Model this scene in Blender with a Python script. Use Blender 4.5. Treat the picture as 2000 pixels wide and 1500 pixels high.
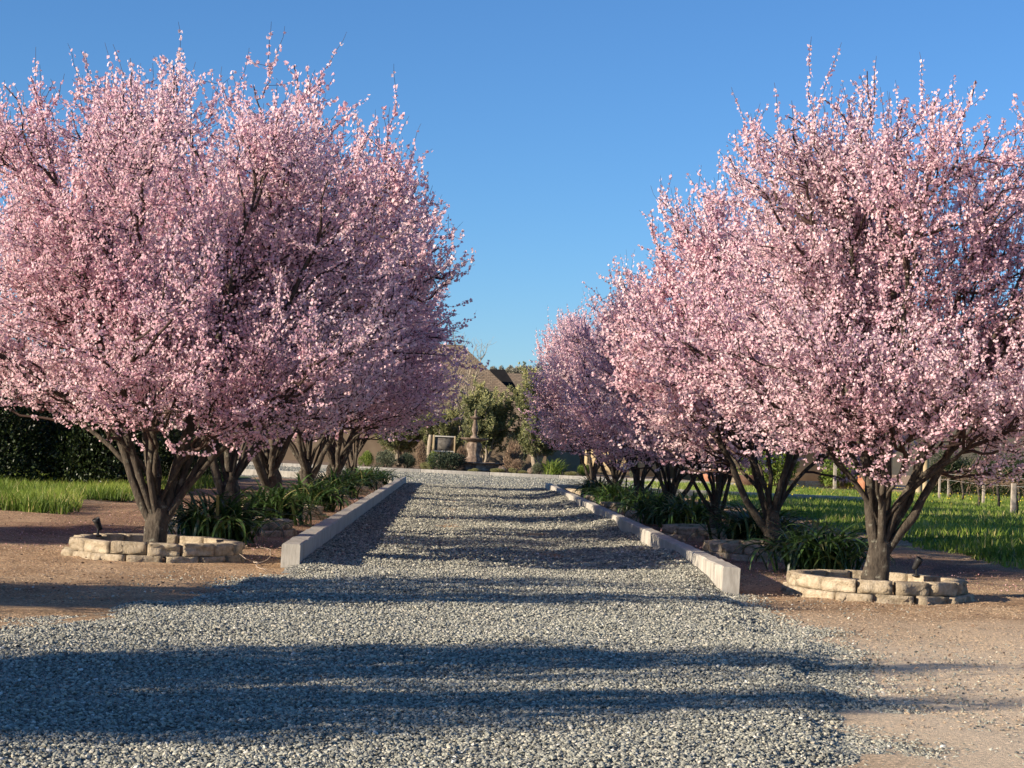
import bpy, bmesh, math, random
import numpy as np
from mathutils import Vector, Matrix

for o in list(bpy.data.objects):
    bpy.data.objects.remove(o)
scene = bpy.context.scene
COL = scene.collection
random.seed(7)

# ------------------------------------------------------------------ camera
F = 3600.0                       # focal length in pixels of the 2000 px wide picture
CAM_H = 1.55
ROLL = 0.044
yaw, pitch = math.atan(102.5 / F), math.atan(129.8 / F)
fwd = Vector((math.sin(yaw) * math.cos(pitch), math.cos(yaw) * math.cos(pitch), math.sin(pitch)))
R0 = fwd.cross(Vector((0, 0, 1))).normalized()
U0 = R0.cross(fwd).normalized()
cr = (R0 * math.cos(ROLL) + U0 * math.sin(ROLL)).normalized()
cu = (U0 * math.cos(ROLL) - R0 * math.sin(ROLL)).normalized()
cam_d = bpy.data.cameras.new('camera')
cam_d.sensor_fit = 'HORIZONTAL'
cam_d.sensor_width = 36.0
cam_d.lens = 36.0 * F / 2000.0
cam_d.clip_start = 0.1
cam_d.clip_end = 6000
cam = bpy.data.objects.new('camera', cam_d)
COL.objects.link(cam)
cam.matrix_world = Matrix(((cr.x, cu.x, -fwd.x, 0), (cr.y, cu.y, -fwd.y, 0), (cr.z, cu.z, -fwd.z, CAM_H), (0, 0, 0, 1)))
scene.camera = cam

def at(px, py, Y):               # point of the place seen at a pixel of the photograph, at distance Y along the drive
    d = fwd + cr * ((px - 1000) / F) - cu * ((py - 750) / F)
    s = Y / d.y
    return Vector((d.x * s, Y, CAM_H + d.z * s))

# ------------------------------------------------------------------ sky and sun
SUN_EL, SUN_PHI = math.radians(17.5), math.radians(25)
to_sun = Vector((-math.cos(SUN_EL) * math.cos(SUN_PHI), -math.cos(SUN_EL) * math.sin(SUN_PHI), math.sin(SUN_EL)))
world = bpy.data.worlds.new('World')
scene.world = world
world.use_nodes = True
wn = world.node_tree.nodes
wl = world.node_tree.links
bg = wn['Background']
sky = wn.new('ShaderNodeTexSky')
sky.sky_type = 'NISHITA'
sky.sun_disc = False
sky.sun_elevation = SUN_EL
sky.sun_rotation = math.atan2(to_sun.x, to_sun.y)
sky.altitude = 50
sky.air_density = 1.0
sky.dust_density = 0.0
sky.ozone_density = 7.8
wl.new(sky.outputs[0], bg.inputs[0])
bg.inputs[1].default_value = 0.08
sd = bpy.data.lights.new('sun', 'SUN')
sd.energy = 5.0
sd.angle = math.radians(0.5)
sd.color = (1.0, 0.86, 0.68)
sun = bpy.data.objects.new('sun', sd)
COL.objects.link(sun)
sun.rotation_euler = to_sun.to_track_quat('Z', 'Y').to_euler()
sun.location = to_sun * 60
vs = scene.view_settings
scene.display_settings.display_device = 'sRGB'
vs.view_transform = 'Standard'
vs.look = 'None'
vs.exposure = 1.0
vs.gamma = 1.0
vs.use_curve_mapping = False
scene.cycles.max_bounces = 8
scene.cycles.diffuse_bounces = 4
scene.cycles.transmission_bounces = 4
scene.cycles.use_denoising = True

# ------------------------------------------------------------------ helpers
def mesh_np(name, V, faces_list):
    """V (n,3); faces_list: list of (m,k) int arrays"""
    me = bpy.data.meshes.new(name)
    V = np.ascontiguousarray(V, dtype=np.float32)
    me.vertices.add(len(V))
    me.vertices.foreach_set('co', V.ravel())
    faces_list = [np.asarray(f, dtype=np.int32) for f in faces_list if len(f)]
    li = np.concatenate([f.ravel() for f in faces_list])
    tot = np.concatenate([np.full(len(f), f.shape[1], dtype=np.int32) for f in faces_list])
    st = np.concatenate([[0], np.cumsum(tot)[:-1]]).astype(np.int32)
    me.loops.add(len(li))
    me.loops.foreach_set('vertex_index', li)
    me.polygons.add(len(tot))
    me.polygons.foreach_set('loop_start', st)
    me.update(calc_edges=True)
    return me

def smooth(me, on=True):
    me.polygons.foreach_set('use_smooth', np.full(len(me.polygons), on))

def vattr(me, name, vals):
    a = me.attributes.new(name, 'FLOAT', 'POINT')
    a.data.foreach_set('value', np.ascontiguousarray(vals, dtype=np.float32))

def obj(name, me, mat=None, parent=None, kind=None, loc=None, rz=None):
    if mat is not None and len(me.materials) == 0:
        me.materials.append(mat)
    o = bpy.data.objects.new(name, me)
    COL.objects.link(o)
    if parent is not None:
        o.parent = parent
    if loc is not None:
        o.location = loc
    if rz is not None:
        o.rotation_euler = (0, 0, rz)
    if kind:
        o['kind'] = kind
    return o

def tag(o, label, cat, group=None):
    o['label'] = label
    o['category'] = cat
    if group:
        o['group'] = group
    return o

def thing(name, label, cat, loc=(0, 0, 0), rz=0.0, group=None, scale=1.0):
    o = bpy.data.objects.new(name, None)
    o.empty_display_size = 0.2
    COL.objects.link(o)
    o.location = loc
    o.rotation_euler = (0, 0, rz)
    o.scale = (scale, scale, scale)
    return tag(o, label, cat, group)

def hash2(ix, iy, seed):
    n = (ix.astype(np.int64) * 374761393 + iy.astype(np.int64) * 668265263 + seed * 1442695041) & 0x7fffffff
    n = ((n ^ (n >> 13)) * 1274126177) & 0x7fffffff
    n = n ^ (n >> 16)
    return (n & 0xffff) / 65535.0

def vnoise(x, y, seed=0):
    x = np.asarray(x, float); y = np.asarray(y, float)
    ix, iy = np.floor(x), np.floor(y)
    fx, fy = x - ix, y - iy
    fx = fx * fx * (3 - 2 * fx); fy = fy * fy * (3 - 2 * fy)
    a = hash2(ix, iy, seed); b = hash2(ix + 1, iy, seed); c = hash2(ix, iy + 1, seed); d = hash2(ix + 1, iy + 1, seed)
    return (a * (1 - fx) + b * fx) * (1 - fy) + (c * (1 - fx) + d * fx) * fy

def sstep(a, b, x):
    t = np.clip((x - a) / (b - a), 0, 1)
    return t * t * (3 - 2 * t)

def nrm(a):
    return a / np.maximum(np.linalg.norm(a, axis=-1, keepdims=True), 1e-9)

def tubes(P, Rr, k, cap=True):
    """P (M,n,3), Rr (M,n) -> verts, quads"""
    M, n, _ = P.shape
    T = np.gradient(P, axis=1)
    T = nrm(T)
    mean = nrm(T.mean(axis=1))
    ref = np.zeros((M, 3))
    ref[np.arange(M), np.argmin(np.abs(mean), axis=1)] = 1.0
    N1 = nrm(np.cross(T, ref[:, None, :]))
    N2 = np.cross(T, N1)
    a = np.arange(k) * 2 * np.pi / k
    V = P[:, :, None, :] + Rr[:, :, None, None] * (np.cos(a)[None, None, :, None] * N1[:, :, None, :] + np.sin(a)[None, None, :, None] * N2[:, :, None, :])
    idx = np.arange(M * n * k).reshape(M, n, k)
    q = np.stack([idx[:, :-1, :], np.roll(idx[:, :-1, :], -1, axis=2), np.roll(idx[:, 1:, :], -1, axis=2), idx[:, 1:, :]], axis=-1).reshape(-1, 4)
    return V.reshape(-1, 3), q

def join_np(parts):
    Vs, Fs, off = [], [], 0
    for V, F_ in parts:
        Vs.append(V)
        if isinstance(F_, list):
            for f in F_:
                Fs.append(np.asarray(f) + off)
        else:
            Fs.append(np.asarray(F_) + off)
        off += len(V)
    return np.concatenate(Vs), Fs

def box_v(x0, x1, y0, y1, z0, z1):
    V = np.array([(x0, y0, z0), (x1, y0, z0), (x1, y1, z0), (x0, y1, z0), (x0, y0, z1), (x1, y0, z1), (x1, y1, z1), (x0, y1, z1)], float)
    Fq = np.array([(0, 3, 2, 1), (4, 5, 6, 7), (0, 1, 5, 4), (1, 2, 6, 5), (2, 3, 7, 6), (3, 0, 4, 7)])
    return V, Fq

def box_mesh(name, x0, x1, y0, y1, z0, z1, bev=0.0):
    V, Fq = box_v(x0, x1, y0, y1, z0, z1)
    me = mesh_np(name, V, [Fq])
    if bev > 0:
        bm = bmesh.new(); bm.from_mesh(me)
        bmesh.ops.bevel(bm, geom=bm.edges[:], offset=bev, segments=2, affect='EDGES', profile=0.6)
        bm.to_mesh(me); bm.free()
    return me

def lathe(profile, k=20):
    pr = np.array(profile, float)
    a = np.arange(k) * 2 * np.pi / k
    V = np.stack([pr[:, 0, None] * np.cos(a), pr[:, 0, None] * np.sin(a), np.repeat(pr[:, 1, None], k, 1)], -1).reshape(-1, 3)
    n = len(pr)
    idx = np.arange(n * k).reshape(n, k)
    q = np.stack([idx[:-1], np.roll(idx[:-1], -1, 1), np.roll(idx[1:], -1, 1), idx[1:]], -1).reshape(-1, 4)
    return V, q

# ------------------------------------------------------------------ materials
def newmat(name):
    m = bpy.data.materials.new(name)
    m.use_nodes = True
    return m, m.node_tree.nodes, m.node_tree.links, m.node_tree.nodes['Principled BSDF']

def ramp(nodes, stops):
    r = nodes.new('ShaderNodeValToRGB')
    e = r.color_ramp.elements
    while len(e) < len(stops):
        e.new(0.5)
    for el, (p, c) in zip(e, stops):
        el.position = p
        el.color = (*c, 1)
    return r

def noise(nodes, links, scale, detail=4, rough=0.55, coord=None, dist=0.0):
    t = nodes.new('ShaderNodeTexNoise')
    t.inputs['Scale'].default_value = scale
    t.inputs['Detail'].default_value = detail
    t.inputs['Roughness'].default_value = rough
    t.inputs['Distortion'].default_value = dist
    if coord is not None:
        links.new(coord, t.inputs['Vector'])
    return t

def objcoord(nodes):
    return nodes.new('ShaderNodeTexCoord').outputs['Object']

def mix(nodes, links, fac, a, b, mode='MIX'):
    m = nodes.new('ShaderNodeMix')
    m.data_type = 'RGBA'
    m.blend_type = mode
    for s, v in ((m.inputs[0], fac), (m.inputs[6], a), (m.inputs[7], b)):
        if isinstance(v, (int, float)):
            s.default_value = v
        elif isinstance(v, tuple):
            s.default_value = (*v, 1)
        else:
            links.new(v, s)
    return m.outputs[2]

def bump(nodes, links, h, strength, dist, bsdf):
    b = nodes.new('ShaderNodeBump')
    b.inputs['Strength'].default_value = strength
    b.inputs['Distance'].default_value = dist
    links.new(h, b.inputs['Height'])
    links.new(b.outputs[0], bsdf.inputs['Normal'])
    return b

def mat_simple(name, stops, scale=8, rough=0.85, bstr=0.4, bdist=0.01, detail=6, spec=0.2):
    m, n, l, b = newmat(name)
    co = objcoord(n)
    t = noise(n, l, scale, detail, 0.6, co)
    r = ramp(n, stops)
    l.new(t.outputs[0], r.inputs[0])
    l.new(r.outputs[0], b.inputs['Base Color'])
    b.inputs['Roughness'].default_value = rough
    b.inputs['Specular IOR Level'].default_value = spec
    if bstr:
        t2 = noise(n, l, scale * 4, 5, 0.65, co)
        bump(n, l, t2.outputs[0], bstr, bdist, b)
    return m

def mat_leaf(name, stops, trans=0.35, rough=0.5, tr_gain=1.0, spec=0.25):
    """thin leaf or petal: diffuse + translucent, colour picked per leaf from attribute rnd"""
    m, n, l, b = newmat(name)
    a = n.new('ShaderNodeAttribute'); a.attribute_name = 'rnd'
    r = ramp(n, stops)
    l.new(a.outputs['Fac'], r.inputs[0])
    b.inputs['Roughness'].default_value = rough
    b.inputs['Specular IOR Level'].default_value = spec
    l.new(r.outputs[0], b.inputs['Base Color'])
    t = n.new('ShaderNodeBsdfTranslucent')
    l.new(r.outputs[0], t.inputs['Color'])
    mx = n.new('ShaderNodeMixShader')
    mx.inputs[0].default_value = trans
    l.new(b.outputs[0], mx.inputs[1]); l.new(t.outputs[0], mx.inputs[2])
    l.new(mx.outputs[0], n['Material Output'].inputs['Surface'])
    return m

M_PETAL = mat_leaf('petal_pink', [(0.0, (0.76, 0.44, 0.52)), (0.3, (0.84, 0.565, 0.63)), (0.65, (0.89, 0.675, 0.71)), (1.0, (0.94, 0.81, 0.81))], trans=0.48, rough=0.7, spec=0.1)
M_LITTER = mat_leaf('petal_litter', [(0.0, (0.40, 0.18, 0.18)), (0.5, (0.55, 0.30, 0.30)), (1.0, (0.75, 0.52, 0.50))], trans=0.1, rough=0.8, spec=0.1)
M_OLIVE = mat_leaf('olive_leaf', [(0.0, (0.08, 0.10, 0.045)), (0.45, (0.19, 0.205, 0.095)), (0.75, (0.36, 0.35, 0.15)), (1.0, (0.56, 0.52, 0.22))], trans=0.3)
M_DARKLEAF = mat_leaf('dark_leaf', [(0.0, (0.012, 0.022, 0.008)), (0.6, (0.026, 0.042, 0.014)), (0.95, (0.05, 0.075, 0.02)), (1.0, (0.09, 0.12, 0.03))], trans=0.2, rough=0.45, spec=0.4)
M_STRAP = mat_leaf('strap_leaf', [(0.0, (0.025, 0.055, 0.018)), (0.6, (0.05, 0.10, 0.028)), (0.93, (0.085, 0.15, 0.035)), (1.0, (0.28, 0.25, 0.10))], trans=0.25, rough=0.33, spec=0.5)
M_GRASS = mat_leaf('grass_blade', [(0.0, (0.08, 0.135, 0.02)), (0.35, (0.17, 0.25, 0.035)), (0.75, (0.31, 0.38, 0.07)), (1.0, (0.50, 0.44, 0.17))], trans=0.45, rough=0.5)
M_BRIGHT = mat_leaf('bright_shrub_leaf', [(0.0, (0.07, 0.12, 0.02)), (0.6, (0.17, 0.24, 0.04)), (1.0, (0.30, 0.34, 0.08))], trans=0.35)
M_GREYLEAF = mat_leaf('grey_shrub_leaf', [(0.0, (0.06, 0.075, 0.045)), (0.6, (0.13, 0.15, 0.09)), (1.0, (0.22, 0.23, 0.14))], trans=0.25)
M_BLUEJUN = mat_leaf('juniper_leaf', [(0.0, (0.022, 0.035, 0.022)), (0.6, (0.045, 0.065, 0.04)), (1.0, (0.09, 0.11, 0.06))], trans=0.15)
M_PALE = mat_leaf('pale_cushion_leaf', [(0.0, (0.17, 0.17, 0.06)), (0.6, (0.30, 0.29, 0.12)), (1.0, (0.42, 0.40, 0.20))], trans=0.25)
M_DRY = mat_leaf('dry_twig_leaf', [(0.0, (0.10, 0.06, 0.04)), (0.6, (0.20, 0.135, 0.09)), (1.0, (0.36, 0.27, 0.18))], trans=0.1, rough=0.8)
M_WOOD_FAR = mat_leaf('far_wood_leaf', [(0.0, (0.16, 0.16, 0.125)), (0.6, (0.25, 0.24, 0.185)), (1.0, (0.35, 0.33, 0.26))], trans=0.15)  # leaf tones lightened and greyed to stand in for distance haze

def mat_bark(name, dark, light, lichen):
    m, n, l, b = newmat(name)
    co = objcoord(n)
    mp = n.new('ShaderNodeMapping')
    mp.inputs['Scale'].default_value = (1, 1, 0.35)
    l.new(co, mp.inputs['Vector'])
    t = noise(n, l, 22, 8, 0.7, mp.outputs[0])
    r = ramp(n, [(0.3, dark), (0.62, light)])
    l.new(t.outputs[0], r.inputs[0])
    t2 = noise(n, l, 9, 5, 0.7, co)
    r2 = ramp(n, [(0.58, (0, 0, 0)), (0.66, (1, 1, 1))])
    l.new(t2.outputs[0], r2.inputs[0])
    c = mix(n, l, r2.outputs[0], r.outputs[0], lichen)
    l.new(c, b.inputs['Base Color'])
    b.inputs['Roughness'].default_value = 0.9
    b.inputs['Specular IOR Level'].default_value = 0.15
    bump(n, l, t.outputs[0], 0.9, 0.03, b)
    return m
M_BARK = mat_bark('plum_bark', (0.022, 0.018, 0.015), (0.095, 0.078, 0.06), (0.175, 0.165, 0.13))
M_TWIG = mat_simple('plum_twig', [(0.3, (0.035, 0.022, 0.02)), (0.7, (0.085, 0.055, 0.045))], 12, 0.8, 0)
M_PALEBARK = mat_bark('pale_bark', (0.16, 0.13, 0.10), (0.34, 0.29, 0.22), (0.40, 0.36, 0.30))

def mat_gravel():
    m, n, l, b = newmat('gravel_bed')
    co = objcoord(n)
    v = n.new('ShaderNodeTexVoronoi'); v.inputs['Scale'].default_value = 46
    l.new(co, v.inputs['Vector'])
    v2 = n.new('ShaderNodeTexVoronoi'); v2.inputs['Scale'].default_value = 20
    l.new(co, v2.inputs['Vector'])
    sep = n.new('ShaderNodeSeparateColor'); l.new(v.outputs['Color'], sep.inputs[0])
    r = ramp(n, [(0.0, (0.10, 0.10, 0.092)), (0.45, (0.20, 0.20, 0.18)), (0.8, (0.33, 0.325, 0.285)), (1.0, (0.50, 0.48, 0.42))])
    l.new(sep.outputs[0], r.inputs[0])
    t = noise(n, l, 1.1, 4, 0.6, co)
    r3 = ramp(n, [(0.35, (0.88, 0.87, 0.83)), (0.65, (1.08, 1.08, 1.08))])
    l.new(t.outputs[0], r3.inputs[0])
    c = mix(n, l, 1.0, r.outputs[0], r3.outputs[0], 'MULTIPLY')
    l.new(c, b.inputs['Base Color'])
    b.inputs['Roughness'].default_value = 0.85
    b.inputs['Specular IOR Level'].default_value = 0.2
    add = n.new('ShaderNodeMath'); add.operation = 'ADD'
    l.new(v.outputs['Distance'], add.inputs[0]); l.new(v2.outputs['Distance'], add.inputs[1])
    bb = bump(n, l, add.outputs[0], 1.0, 0.03, b)
    bb.invert = True
    return m
M_GRAVEL = mat_gravel()

def mat_stone():
    m, n, l, b = newmat('gravel_stone')
    oi = n.new('ShaderNodeObjectInfo')
    r = ramp(n, [(0.0, (0.11, 0.112, 0.10)), (0.25, (0.20, 0.20, 0.172)), (0.6, (0.31, 0.308, 0.255)), (0.88, (0.42, 0.41, 0.335)), (0.97, (0.50, 0.45, 0.35)), (1.0, (0.66, 0.64, 0.58))])
    l.new(oi.outputs['Random'], r.inputs[0])
    co = objcoord(n)
    t = noise(n, l, 2.5, 4, 0.6, co)
    r3 = ramp(n, [(0.3, (0.82, 0.82, 0.82)), (0.7, (1.1, 1.1, 1.1))])
    l.new(t.outputs[0], r3.inputs[0])
    c = mix(n, l, 1.0, r.outputs[0], r3.outputs[0], 'MULTIPLY')
    l.new(c, b.inputs['Base Color'])
    b.inputs['Roughness'].default_value = 0.8
    b.inputs['Specular IOR Level'].default_value = 0.25
    return m
M_STONE = mat_stone()

def mat_soil():
    m, n, l, b = newmat('soil')
    co = objcoord(n)
    t = noise(n, l, 0.9, 9, 0.72, co)
    r = ramp(n, [(0.3, (0.23, 0.15, 0.088)), (0.5, (0.41, 0.285, 0.172)), (0.72, (0.58, 0.43, 0.272))])
    l.new(t.outputs[0], r.inputs[0])
    v = n.new('ShaderNodeTexVoronoi'); v.inputs['Scale'].default_value = 60
    l.new(co, v.inputs['Vector'])
    sep = n.new('ShaderNodeSeparateColor'); l.new(v.outputs['Color'], sep.inputs[0])
    r2 = ramp(n, [(0.0, (0.38, 0.35, 0.33)), (0.5, (0.9, 0.9, 0.9)), (0.85, (1.3, 1.25, 1.2)), (1.0, (2.3, 2.2, 2.1))])
    l.new(sep.outputs[0], r2.inputs[0])
    c = mix(n, l, 0.85, r.outputs[0], r2.outputs[0], 'MULTIPLY')
    # paler trampled earth by the near right of the drive, reddish mulch along the rows of trees
    a = n.new('ShaderNodeAttribute'); a.attribute_name = 'pale'
    c = mix(n, l, a.outputs['Fac'], c, mix(n, l, 0.5, (0.74, 0.60, 0.43), mix(n, l, 0.6, (0.72, 0.58, 0.41), r2.outputs[0], 'MULTIPLY')))
    a2 = n.new('ShaderNodeAttribute'); a2.attribute_name = 'mulch'
    c = mix(n, l, a2.outputs['Fac'], c, mix(n, l, 0.85, (0.18, 0.105, 0.075), r2.outputs[0], 'MULTIPLY'))
    l.new(c, b.inputs['Base Color'])
    b.inputs['Roughness'].default_value = 0.95
    b.inputs['Specular IOR Level'].default_value = 0.1
    t3 = noise(n, l, 26, 8, 0.75, co)
    bump(n, l, t3.outputs[0], 0.9, 0.04, b)
    return m
M_SOIL = mat_soil()
M_LAWN = mat_simple('lawn_base', [(0.3, (0.045, 0.075, 0.018)), (0.6, (0.09, 0.12, 0.03)), (0.8, (0.16, 0.14, 0.06))], 1.5, 0.95, 0.6, 0.03)

def mat_concrete(name, c0, c1, stain):
    m, n, l, b = newmat(name)
    co = objcoord(n)
    t = noise(n, l, 2.2, 6, 0.6, co)
    r = ramp(n, [(0.3, c0), (0.7, c1)])
    l.new(t.outputs[0], r.inputs[0])
    mp = n.new('ShaderNodeMapping'); mp.inputs['Scale'].default_value = (5, 5, 0.8)
    l.new(co, mp.inputs['Vector'])
    t2 = noise(n, l, 3, 5, 0.7, mp.outputs[0])
    r2 = ramp(n, [(0.45, (0, 0, 0)), (0.68, (0.85, 0.85, 0.85))])
    l.new(t2.outputs[0], r2.inputs[0])
    c = mix(n, l, r2.outputs[0], r.outputs[0], stain)
    l.new(c, b.inputs['Base Color'])
    b.inputs['Roughness'].default_value = 0.85
    b.inputs['Specular IOR Level'].default_value = 0.2
    t3 = noise(n, l, 45, 5, 0.7, co)
    bump(n, l, t3.outputs[0], 0.35, 0.006, b)
    return m
M_CONC = mat_concrete('concrete', (0.35, 0.325, 0.28), (0.46, 0.43, 0.375), (0.235, 0.215, 0.185))

def mat_block():
    m, n, l, b = newmat('split_face_block')
    co = objcoord(n)
    oi = n.new('ShaderNodeObjectInfo')
    t = noise(n, l, 14, 7, 0.65, co)
    r = ramp(n, [(0.3, (0.30, 0.245, 0.17)), (0.55, (0.50, 0.425, 0.315)), (0.8, (0.62, 0.55, 0.43))])
    l.new(t.outputs[0], r.inputs[0])
    r2 = ramp(n, [(0.0, (0.72, 0.70, 0.68)), (0.5, (0.95, 0.93, 0.9)), (1.0, (1.1, 1.08, 1.05))])
    l.new(oi.outputs['Random'], r2.inputs[0])
    c = mix(n, l, 1.0, r.outputs[0], r2.outputs[0], 'MULTIPLY')
    l.new(c, b.inputs['Base Color'])
    b.inputs['Roughness'].default_value = 0.92
    b.inputs['Specular IOR Level'].default_value = 0.15
    t3 = noise(n, l, 40, 6, 0.7, co)
    bump(n, l, t3.outputs[0], 1.0, 0.035, b)
    return m
M_BLOCK = mat_block()
M_STUCCO = mat_simple('tan_stucco', [(0.3, (0.36, 0.275, 0.16)), (0.7, (0.48, 0.375, 0.235))], 0.8, 0.9, 0.2, 0.01)
M_BROWNWALL = mat_simple('brown_wall', [(0.3, (0.13, 0.095, 0.065)), (0.7, (0.19, 0.145, 0.10))], 1.0, 0.9, 0.2, 0.01)
M_TRIM = mat_simple('white_trim', [(0.3, (0.36, 0.34, 0.30)), (0.7, (0.52, 0.49, 0.43))], 3, 0.6, 0.1, 0.004)
M_TERRA = mat_simple('terracotta', [(0.3, (0.27, 0.115, 0.065)), (0.7, (0.42, 0.20, 0.12))], 6, 0.8, 0.3, 0.005)
M_DARKPOT = mat_simple('brown_glaze', [(0.3, (0.065, 0.035, 0.025)), (0.7, (0.13, 0.075, 0.05))], 6, 0.45, 0.2, 0.005)
M_METAL = mat_simple('black_metal', [(0.3, (0.012, 0.012, 0.013)), (0.7, (0.03, 0.03, 0.032))], 30, 0.5, 0.1, 0.002)
M_POST = mat_simple('grey_timber', [(0.3, (0.22, 0.18, 0.14)), (0.7, (0.42, 0.37, 0.31))], 9, 0.9, 0.5, 0.01)
M_WIRE = mat_simple('wire', [(0.3, (0.3, 0.28, 0.26)), (0.7, (0.4, 0.38, 0.35))], 9, 0.5, 0)
M_CANE = mat_simple('vine_cane', [(0.3, (0.12, 0.075, 0.05)), (0.7, (0.27, 0.19, 0.13))], 9, 0.85, 0.3, 0.01)
M_FOUNT = mat_simple('fountain_stone', [(0.3, (0.045, 0.034, 0.027)), (0.48, (0.14, 0.10, 0.075)), (0.72, (0.33, 0.27, 0.21))], 3.2, 0.8, 0.5, 0.02)
M_GLASS, _n, _l, _b = newmat('window_glass')
_b.inputs['Base Color'].default_value = (0.03, 0.035, 0.04, 1)
_b.inputs['Roughness'].default_value = 0.08
_b.inputs['Specular IOR Level'].default_value = 0.6
M_GREYPANEL = mat_simple('grey_panel', [(0.35, (0.03, 0.027, 0.025)), (0.6, (0.16, 0.145, 0.125))], 2.4, 0.8, 0.2, 0.01)
M_DRYSTICK = mat_simple('dry_stick', [(0.3, (0.35, 0.27, 0.20)), (0.7, (0.5, 0.42, 0.34))], 9, 0.9, 0)
M_HILL = mat_simple('hill_grass', [(0.3, (0.10, 0.085, 0.05)), (0.6, (0.15, 0.12, 0.07)), (0.8, (0.19, 0.16, 0.09))], 0.02, 0.95, 0.3, 1.0)

def mat_roof():
    m, n, l, b = newmat('brown_shingle')
    co = objcoord(n)
    br = n.new('ShaderNodeTexBrick')
    br.inputs['Scale'].default_value = 1.0
    br.inputs['Brick Width'].default_value = 0.32
    br.inputs['Row Height'].default_value = 0.13
    br.inputs['Mortar Size'].default_value = 0.02
    br.inputs['Color1'].default_value = (0.16, 0.115, 0.075, 1)
    br.inputs['Color2'].default_value = (0.25, 0.19, 0.13, 1)
    br.inputs['Mortar'].default_value = (0.11, 0.08, 0.055, 1)
    mp = n.new('ShaderNodeMapping'); mp.inputs['Rotation'].default_value = (math.radians(90), 0, 0)
    l.new(co, mp.inputs['Vector']); l.new(mp.outputs[0], br.inputs['Vector'])
    t = noise(n, l, 0.9, 5, 0.6, co)
    r = ramp(n, [(0.3, (0.75, 0.75, 0.75)), (0.7, (1.2, 1.15, 1.1))])
    l.new(t.outputs[0], r.inputs[0])
    c = mix(n, l, 1.0, br.outputs['Color'], r.outputs[0], 'MULTIPLY')
    l.new(c, b.inputs['Base Color'])
    b.inputs['Roughness'].default_value = 0.9
    bump(n, l, br.outputs['Fac'], 0.6, 0.03, b).invert = True
    return m
M_ROOF = mat_roof()
M_SHADEROOF = mat_simple('shade_shingle', [(0.3, (0.006, 0.006, 0.007)), (0.7, (0.012, 0.011, 0.012))], 3, 0.8, 0.3, 0.02)  # near-black colour stands in for the shade on the gable face

# ------------------------------------------------------------------ layout of the drive
LX0, LX1, LY0, LY1 = -1.83, -1.98, 22.4, 75.0       # inner face of the left wall, near and far
RX0, RX1, RY0, RY1 = 3.15, 3.62, 21.4, 74.0
ROW_L, ROW_R = -3.75, 5.15
LT = [23.6, 30.8, 38.0, 47.0, 57.5, 68.0]
RT = [22.2, 29.7, 36.0, 44.0, 51.3, 59.0, 69.0]

def left_edge(Y):
    return np.interp(Y, [4, 10, 14, 15.9, 18.9, 21.0, LY0, LY1, LY1 + 0.6, LY1 + 2.5], [-9, -4.9, -3.4, -3.0, -2.36, -2.0, LX0, LX1, LX1 - 0.6, -60])

def right_edge(Y):
    return np.interp(Y, [4, 9.4, 11.4, 13.9, 17.1, 19.5, RY0, RY1, RY1 + 0.6, RY1 + 2.5], [1.2, 2.06, 2.57, 2.96, 3.25, 3.2, RX0, RX1, RX1 + 0.6, 17])

def axis(*segs):
    out = []
    for a, b, s in segs:
        out.append(np.arange(a, b, s))
    return np.concatenate(out)

# ground
xs = axis((-2000, -200, 300), (-200, -40, 20), (-40, -15, 1.0), (-15, 12, 0.3), (12, 40, 1.0), (40, 200, 20), (200, 2001, 300))
ys = axis((-400, -20, 60), (-20, 5, 2.5), (5, 45, 0.3), (45, 80, 0.6), (80, 130, 2), (130, 400, 20), (400, 3001, 200))
GX, GY = np.meshgrid(xs, ys)
near = sstep(-30, -20, GX) * (1 - sstep(20, 30, GX)) * (1 - sstep(80, 110, GY)) * sstep(-20, 5, GY)
Z = near * (0.06 * (vnoise(GX * 0.8, GY * 0.8, 3) - 0.5) + 0.045 * (vnoise(GX * 2.7, GY * 2.7, 4) - 0.5)) - 0.01
V = np.stack([GX, GY, Z], -1).reshape(-1, 3)
ny, nx = GX.shape
idx = np.arange(nx * ny).reshape(ny, nx)
def grid_quads(idx):
    return np.stack([idx[:-1, :-1], idx[:-1, 1:], idx[1:, 1:], idx[1:, :-1]], -1).reshape(-1, 4)
me = mesh_np('ground', V, [grid_quads(idx)])
smooth(me)
pale = (sstep(1.6, 3.0, GX) * (1 - sstep(14.5, 21.0, GY + 1.5 * (vnoise(GX * .7, GY * .7, 8) - .5)))).ravel() * 0.9
mul = (sstep(24, 29, GY) * (sstep(LX0 - 7, LX0 - 4.2, GX) * (1 - sstep(LX0 - 0.2, LX0, GX)) + sstep(RX0, RX0 + .2, GX) * (1 - sstep(8.2, 9.4, GX)))).ravel() * (0.35 + 0.65 * vnoise(GX * .5, GY * .5, 9).ravel())
vattr(me, 'pale', pale)
vattr(me, 'mulch', mul)
obj('ground', me, M_SOIL, kind='structure')

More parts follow.
